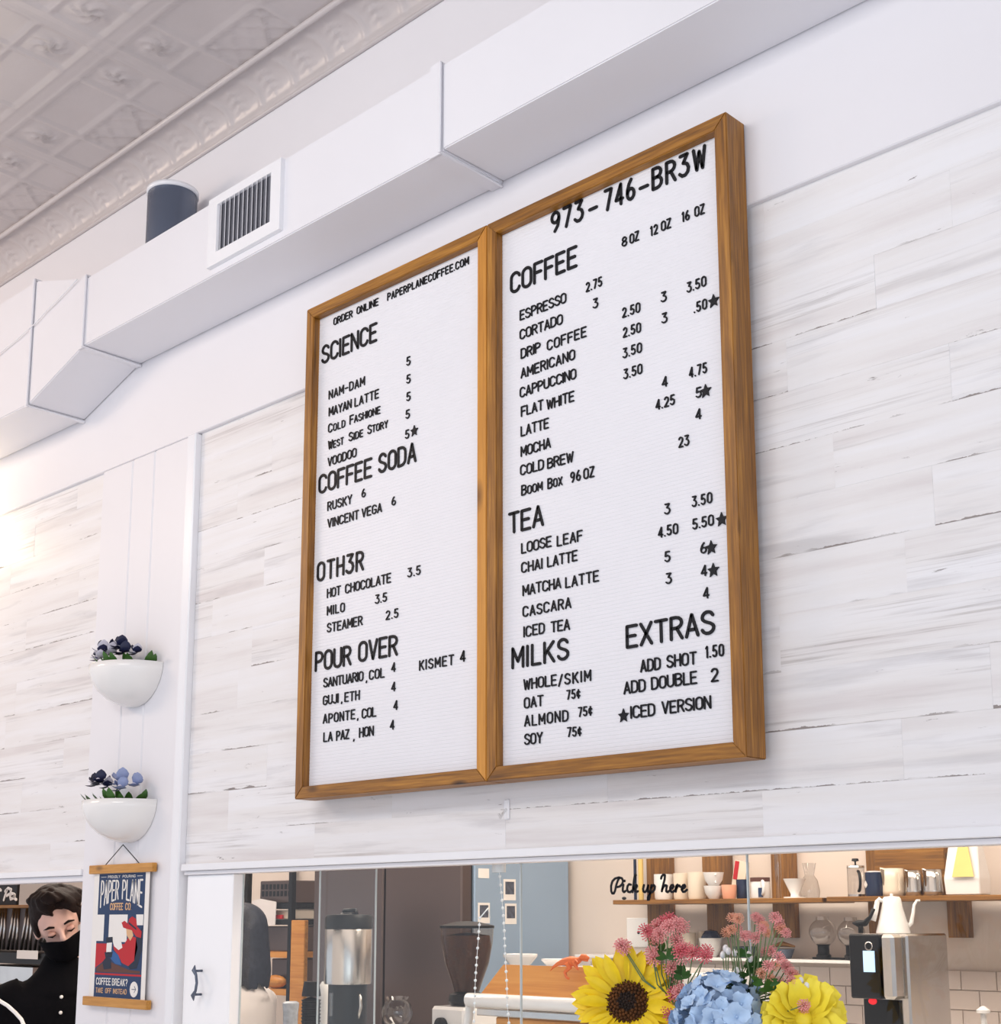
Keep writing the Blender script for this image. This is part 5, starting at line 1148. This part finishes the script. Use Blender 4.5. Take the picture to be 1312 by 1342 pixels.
# tilt: top of head leans to image left and forward (looking down)
a_=math.radians(-20); upt=(upv*math.cos(a_)+ri*math.sin(a_)).normalized(); rit=(ri*math.cos(a_)-upv*math.sin(a_)).normalized()
bk=-toC; p_=math.radians(22); up2=(upt*math.cos(p_)-bk*math.sin(p_)).normalized(); bk2=(bk*math.cos(p_)+upt*math.sin(p_)).normalized()
pt,hp,sh,fc,sd=person('person','person with short dark hair, black face mask and black shirt, leaning in the left opening',HB,(rit,bk2,up2),M['hairb'],M['skin'],M['blackcloth'],M['blackcloth'],False,True,0,(-.02,.05))
for (x,y) in ((93,1271),(88,1290)):
    q=W(x,y,.30); bm=bmesh.new(); ball(bm,(0,0,0),(.006,.006,.006)); o=link('shirt_button',bm,M['ceram'],pt,True)
    c=sh+fc*.128-Vector((0,0,.05+ (.0 if y<1280 else .05)))+sd*-.01; o.location=c
HW=W(310,1226,1.2); tw_=(CAM-HW); tw_.z=0; tw_.normalize(); fwd=(tw_*-.35-RT*.9); fwd.z=0; fwd.normalize(); up_=Vector((0,0,1)); bk3=-fwd
r3=bk3.cross(up_).normalized(); 
person('person','person with long dark hair in a white top seen from behind beside the white panel',HW,(r3,bk3,up_),M['hairg'],M['skin'],M['whitecloth'],M['jeans'],True,False,0,(.0,.0))
# ------------------------------------------------------------------ bouquet in front of the glass
BYq=-.36
VC=on(915,1.101,BYq)
vs=lobj('flower_vase',[(0,0),(.055,0),(.075,.03),(.08,.08),(.06,.14),(.045,.17),(.055,.19),(.05,.19),(.04,.17),(.04,.02),(0,.02)],M['ceram'],VC,'white ceramic vase on the pick-up counter holding the bouquet','vase')
neck=VC+Vector((0,0,.17))
def toward(P,tilt=(0,0)):
    n=(CAM-P).normalized(); n=(n+RT*tilt[0]+UP*tilt[1]).normalized(); q=n.to_track_quat('Z','Y'); return q.to_matrix()
def petal_mesh(name,L_,Wd,mat,cup=.2,tip=.05,ruff=0):
    bm=bmesh.new(); prev=None; prof=((0,.25),(.15,.6),(.4,1),(.65,.95),(.85,.6),(1,tip))
    for k,(t_,w_) in enumerate(prof):
        z=cup*L_*math.sin(t_*1.8)-.1*L_*t_
        row=[bm.verts.new((sx*Wd*.5*w_,L_*t_+ (0 if sx else .02*L_),z+(abs(sx)*Wd*.18)*w_+ruff*random.uniform(-1,1))) for sx in (-1,-.5,0,.5,1)]
        if prev:
            for i in range(4): bm.faces.new([prev[i],prev[i+1],row[i+1],row[i]])
        prev=row
    me=bpy.data.meshes.new(name); bm.to_mesh(me); bm.free(); me.materials.append(mat); me.polygons.foreach_set('use_smooth',[True]*len(me.polygons)); return me
def stem_to(t,P,label=None,r=.0025):
    q=neck+Vector((random.uniform(-.02,.02),random.uniform(-.02,.02),-.08)); o0=t.location
    bm=bmesh.new(); m_=P.lerp(q,.5)+Vector((0,0,-.01)); tube(bm,[P-o0,m_-o0,q-o0],r,6); return link('stem',bm,M['stem'],t,True)
def daisy(xc,yc,Y,rd,rp,n,mat,label,tilt,discm,w=.35,tip=.05,cup=.2,layers=2,name='sunflower',ruff=0):
    C0=W(xc,yc,Y); s=sc(C0); t=thing(name,label,'flower',C0); R3=toward(C0,tilt).to_4x4()
    var=[petal_mesh('petal',(rp-rd*.8)*s*k,(rp-rd)*s*w*k,mat,cup,tip,ruff) for k in (1,.92,1.06,.85)]
    for l in range(layers):
        for k in range(n):
            a=2*PI*(k+.5*l)/n+random.uniform(-.07,.07)
            o=bpy.data.objects.new('petal',random.choice(var)); COL.objects.link(o); o.parent=t
            mm=R3@Matrix.Rotation(a,4,'Z')@Matrix.Translation((0,rd*s*.75,.004*l))@Matrix.Rotation(random.uniform(-.15,.25)+.15*l,4,'X')@Matrix.Rotation(random.uniform(-.3,.3),4,'Y')
            o.matrix_local=mm
    if discm:
        bm=bmesh.new()
        for i in range(150):
            rr=rd*s*math.sqrt(i/150); an=i*2.39996
            if rr<rd*s*.40: continue
            ball(bm,R3.to_3x3()@Vector((rr*math.cos(an),rr*math.sin(an),.010*(1-(rr/(rd*s))**2)+.004)),rd*s*.075,0,6,4)
        ball(bm,R3.to_3x3()@Vector((0,0,.0)),(rd*s,rd*s,.010),0,20,8,M4=R3)
        link('seed_head',bm,discm[0],t,True)
        bm=bmesh.new(); 
        for i in range(40):
            rr=rd*s*.42*math.sqrt(i/40); an=i*2.39996; ball(bm,R3.to_3x3()@Vector((rr*math.cos(an),rr*math.sin(an),.011)),rd*s*.07,0,6,4)
        link('seed_eye',bm,discm[1],t,True)
    stem_to(t,C0-(CAM-C0).normalized()*.01,r=.004); return t
daisy(824,1314,BYq,31,75,24,M['yellow'],'large yellow sunflower with a brown seed head at the left of the bouquet',(-.25,.25),(M['disc'],M['discd']),w=.42)
daisy(1052,1338,BYq+.02,14,56,16,M['yellow2'],'pale yellow ruffled bloom at the right edge of the bouquet',(.2,.35),None,w=.75,tip=.5,cup=.35,layers=3,name='yellow_bloom',ruff=.002)
yb=[o for o in COL.objects if o.name.startswith('yellow_bloom')][0]
bm=bmesh.new(); ball(bm,(0,0,0),.016,0,12,8); link('flower_core',bm,M['yellow2'],yb,True)
# hydrangea
C0=W(945,1338,BYq-.02); s=sc(C0); hy=thing('hydrangea','pale blue hydrangea head between the sunflower and the yellow bloom','flower',C0)
fm=[]
for k in range(3):
    bm=bmesh.new()
    for q in range(4):
        pm=petal_mesh('p',(15+2*k)*s,(15+2*k)*s,M['blueh'],.3,.55,.0012); b2=bmesh.new(); b2.from_mesh(pm); bmesh.ops.transform(b2,matrix=Matrix.Rotation(q*PI/2+random.uniform(-.1,.1),4,'Z')@Matrix.Rotation(random.uniform(.0,.45),4,'X'),verts=b2.verts)
        tmp=bpy.data.meshes.new('t'); b2.to_mesh(tmp); b2.free(); bm.from_mesh(tmp); bpy.data.meshes.remove(tmp); bpy.data.meshes.remove(pm)
    ball(bm,(0,0,.002),.002,0,6,4); me=bpy.data.meshes.new('floret'); bm.to_mesh(me); bm.free(); me.materials.append(M['blueh']); me.polygons.foreach_set('use_smooth',[True]*len(me.polygons)); fm.append(me)
n=72
for i in range(n):
    zz=1-1.55*(i+.5)/n; an=i*2.39996; rr=math.sqrt(max(0,1-zz*zz)); d=Vector((rr*math.cos(an),rr*math.sin(an),zz))
    o=bpy.data.objects.new('floret',random.choice(fm)); COL.objects.link(o); o.parent=hy
    o.matrix_local=Matrix.Translation(Vector((d.x*56*s,d.y*50*s,d.z*56*s))*random.uniform(.80,1.08))@d.to_track_quat('Z','Y').to_matrix().to_4x4()@Matrix.Rotation(random.uniform(0,6),4,'Z')@Matrix.Rotation(random.uniform(-.55,.55),4,'X')
bm=bmesh.new(); ball(bm,(0,0,0),42*s,0,16,10); link('flower_core',bm,M['blueh'],hy,True)
stem_to(hy,C0-Vector((0,0,.04)),r=.004)
# pink sprays
def bloom_mesh(r,mat,n=46,flat=.7,seed=1,stal=True):
    rnd=random.Random(seed); bm=bmesh.new()
    for i in range(n):
        zz=1-1.35*(i+.5)/n; an=i*2.39996; rr=math.sqrt(max(0,1-zz*zz)); d=Vector((rr*math.cos(an),rr*math.sin(an),zz*flat)); L_=r*rnd.uniform(.75,1.05)
        tube(bm,[d*L_*.2,d*L_],[r*.03,r*.05],4); ball(bm,d*L_,r*.105,0,5,4)
    me=bpy.data.meshes.new('bloom'); bm.to_mesh(me); bm.free(); me.materials.append(mat); me.polygons.foreach_set('use_smooth',[True]*len(me.polygons)); return me
def spray(name,label,pts,base,mats,r,seed,leaves):
    rnd=random.Random(seed); B=W(740+base[0]/4.1,1110+base[1]/4.1,BYq+.02); t=thing(name,label,'flower',B); s=sc(B)
    ms=[bloom_mesh(r*s*k,m_,seed=seed+i) for i,(k,m_) in enumerate(mats)]
    for (x,y) in pts:
        P=W(740+x/4.1,1110+y/4.1,BYq+rnd.uniform(-.03,.05)); o=bpy.data.objects.new('bloom',rnd.choice(ms)); COL.objects.link(o); o.parent=t
        o.matrix_local=Matrix.Translation(P-B)@toward(P,(rnd.uniform(-.5,.5),rnd.uniform(.2,1.2))).to_4x4()
        bm=bmesh.new(); mid=(P-B)*.55+Vector((rnd.uniform(-.008,.008),0,-.015)); tube(bm,[(0,0,0),mid,P-B],[.0012,.001,.0008],5); link('stalk',bm,M['stem'],t,True)
    for (x,y,l) in leaves:
        P=W(740+x/4.1,1110+y/4.1,BYq+rnd.uniform(-.02,.02))-B
        bm=bmesh.new()
        for q in range(7):
            an=rnd.uniform(-1.5,1.5)+PI/2; leafshape(bm,P,(RT*math.cos(an)+UP*math.sin(an)*.8+Vector((0,-.3,0))),l*s*rnd.uniform(.6,1),l*s*.3,0,up=-FW)
        link('leaf',bm,M['leaf'],t,True)
    stem_to(t,B)
spray('pink_spray','dense rose-pink flower spray above the sunflower',[(435,450),(455,475),(500,425),(530,405),(565,390),(560,430),(625,425),(600,415),(490,490),(515,470),(600,505),(640,545),(620,560),(470,570),(480,600),(450,620),(690,570),(755,590),(760,565),(640,590),(575,650),(590,680),(500,640),(520,735),(600,740),(620,780),(590,790),(560,870),(575,910),(305,530),(320,540)],(570,820),((1,M['pink']),(1.1,M['pink']),(.95,M['pinkd'])),11,11,[(550,600,20),(650,680,20),(530,560,16),(600,600,14),(640,710,18)])
spray('lacy_spray','loose lacy coral-pink flower spray above the blue hydrangea',[(915,385),(900,380),(935,385),(1025,375),(1045,395),(1070,425),(1085,460),(1060,440),(1130,380),(1150,410),(1165,440),(1190,462),(870,460),(895,445),(925,445),(960,480),(985,475),(1030,488),(1075,565),(1110,560),(1150,595),(1175,625),(1035,655),(1060,680),(1095,640),(1130,640),(1100,700),(1095,720),(1195,650),(1215,680),(1235,690),(1160,730),(1225,740),(1220,720),(1285,850),(1285,870)],(985,830),((1,M['pink']),(.8,M['pink']),(.9,M['peach'])),8.8,23,[(1010,640,20),(960,590,18),(1070,740,24),(1120,770,22),(940,740,16),(990,690,20)])
bt=thing('bud_sprig','sprig of tiny white buds between the two pink sprays','flower',W(945,1300,BYq)); 
for (x,y) in ((865,545),(880,560),(915,570),(990,580),(998,600),(925,665),(945,675),(940,710),(950,720),(870,690),(885,700),(1270,720),(1300,745),(850,580)):
    P=W(740+x/4.1,1110+y/4.1,BYq+.01)-bt.location; bm=bmesh.new(); ball(bm,(0,0,0),(.0042,.0042,.0055),0,8,6); o=link('bud',bm,M['ceram'],bt,True); o.location=P
    bm=bmesh.new(); tube(bm,[P*.15+Vector((0,0,0)),P*.6+Vector((.004,0,-.008)),P],.0008,5); link('stalk',bm,M['stem'],bt,True)
stem_to(bt,bt.location.copy())
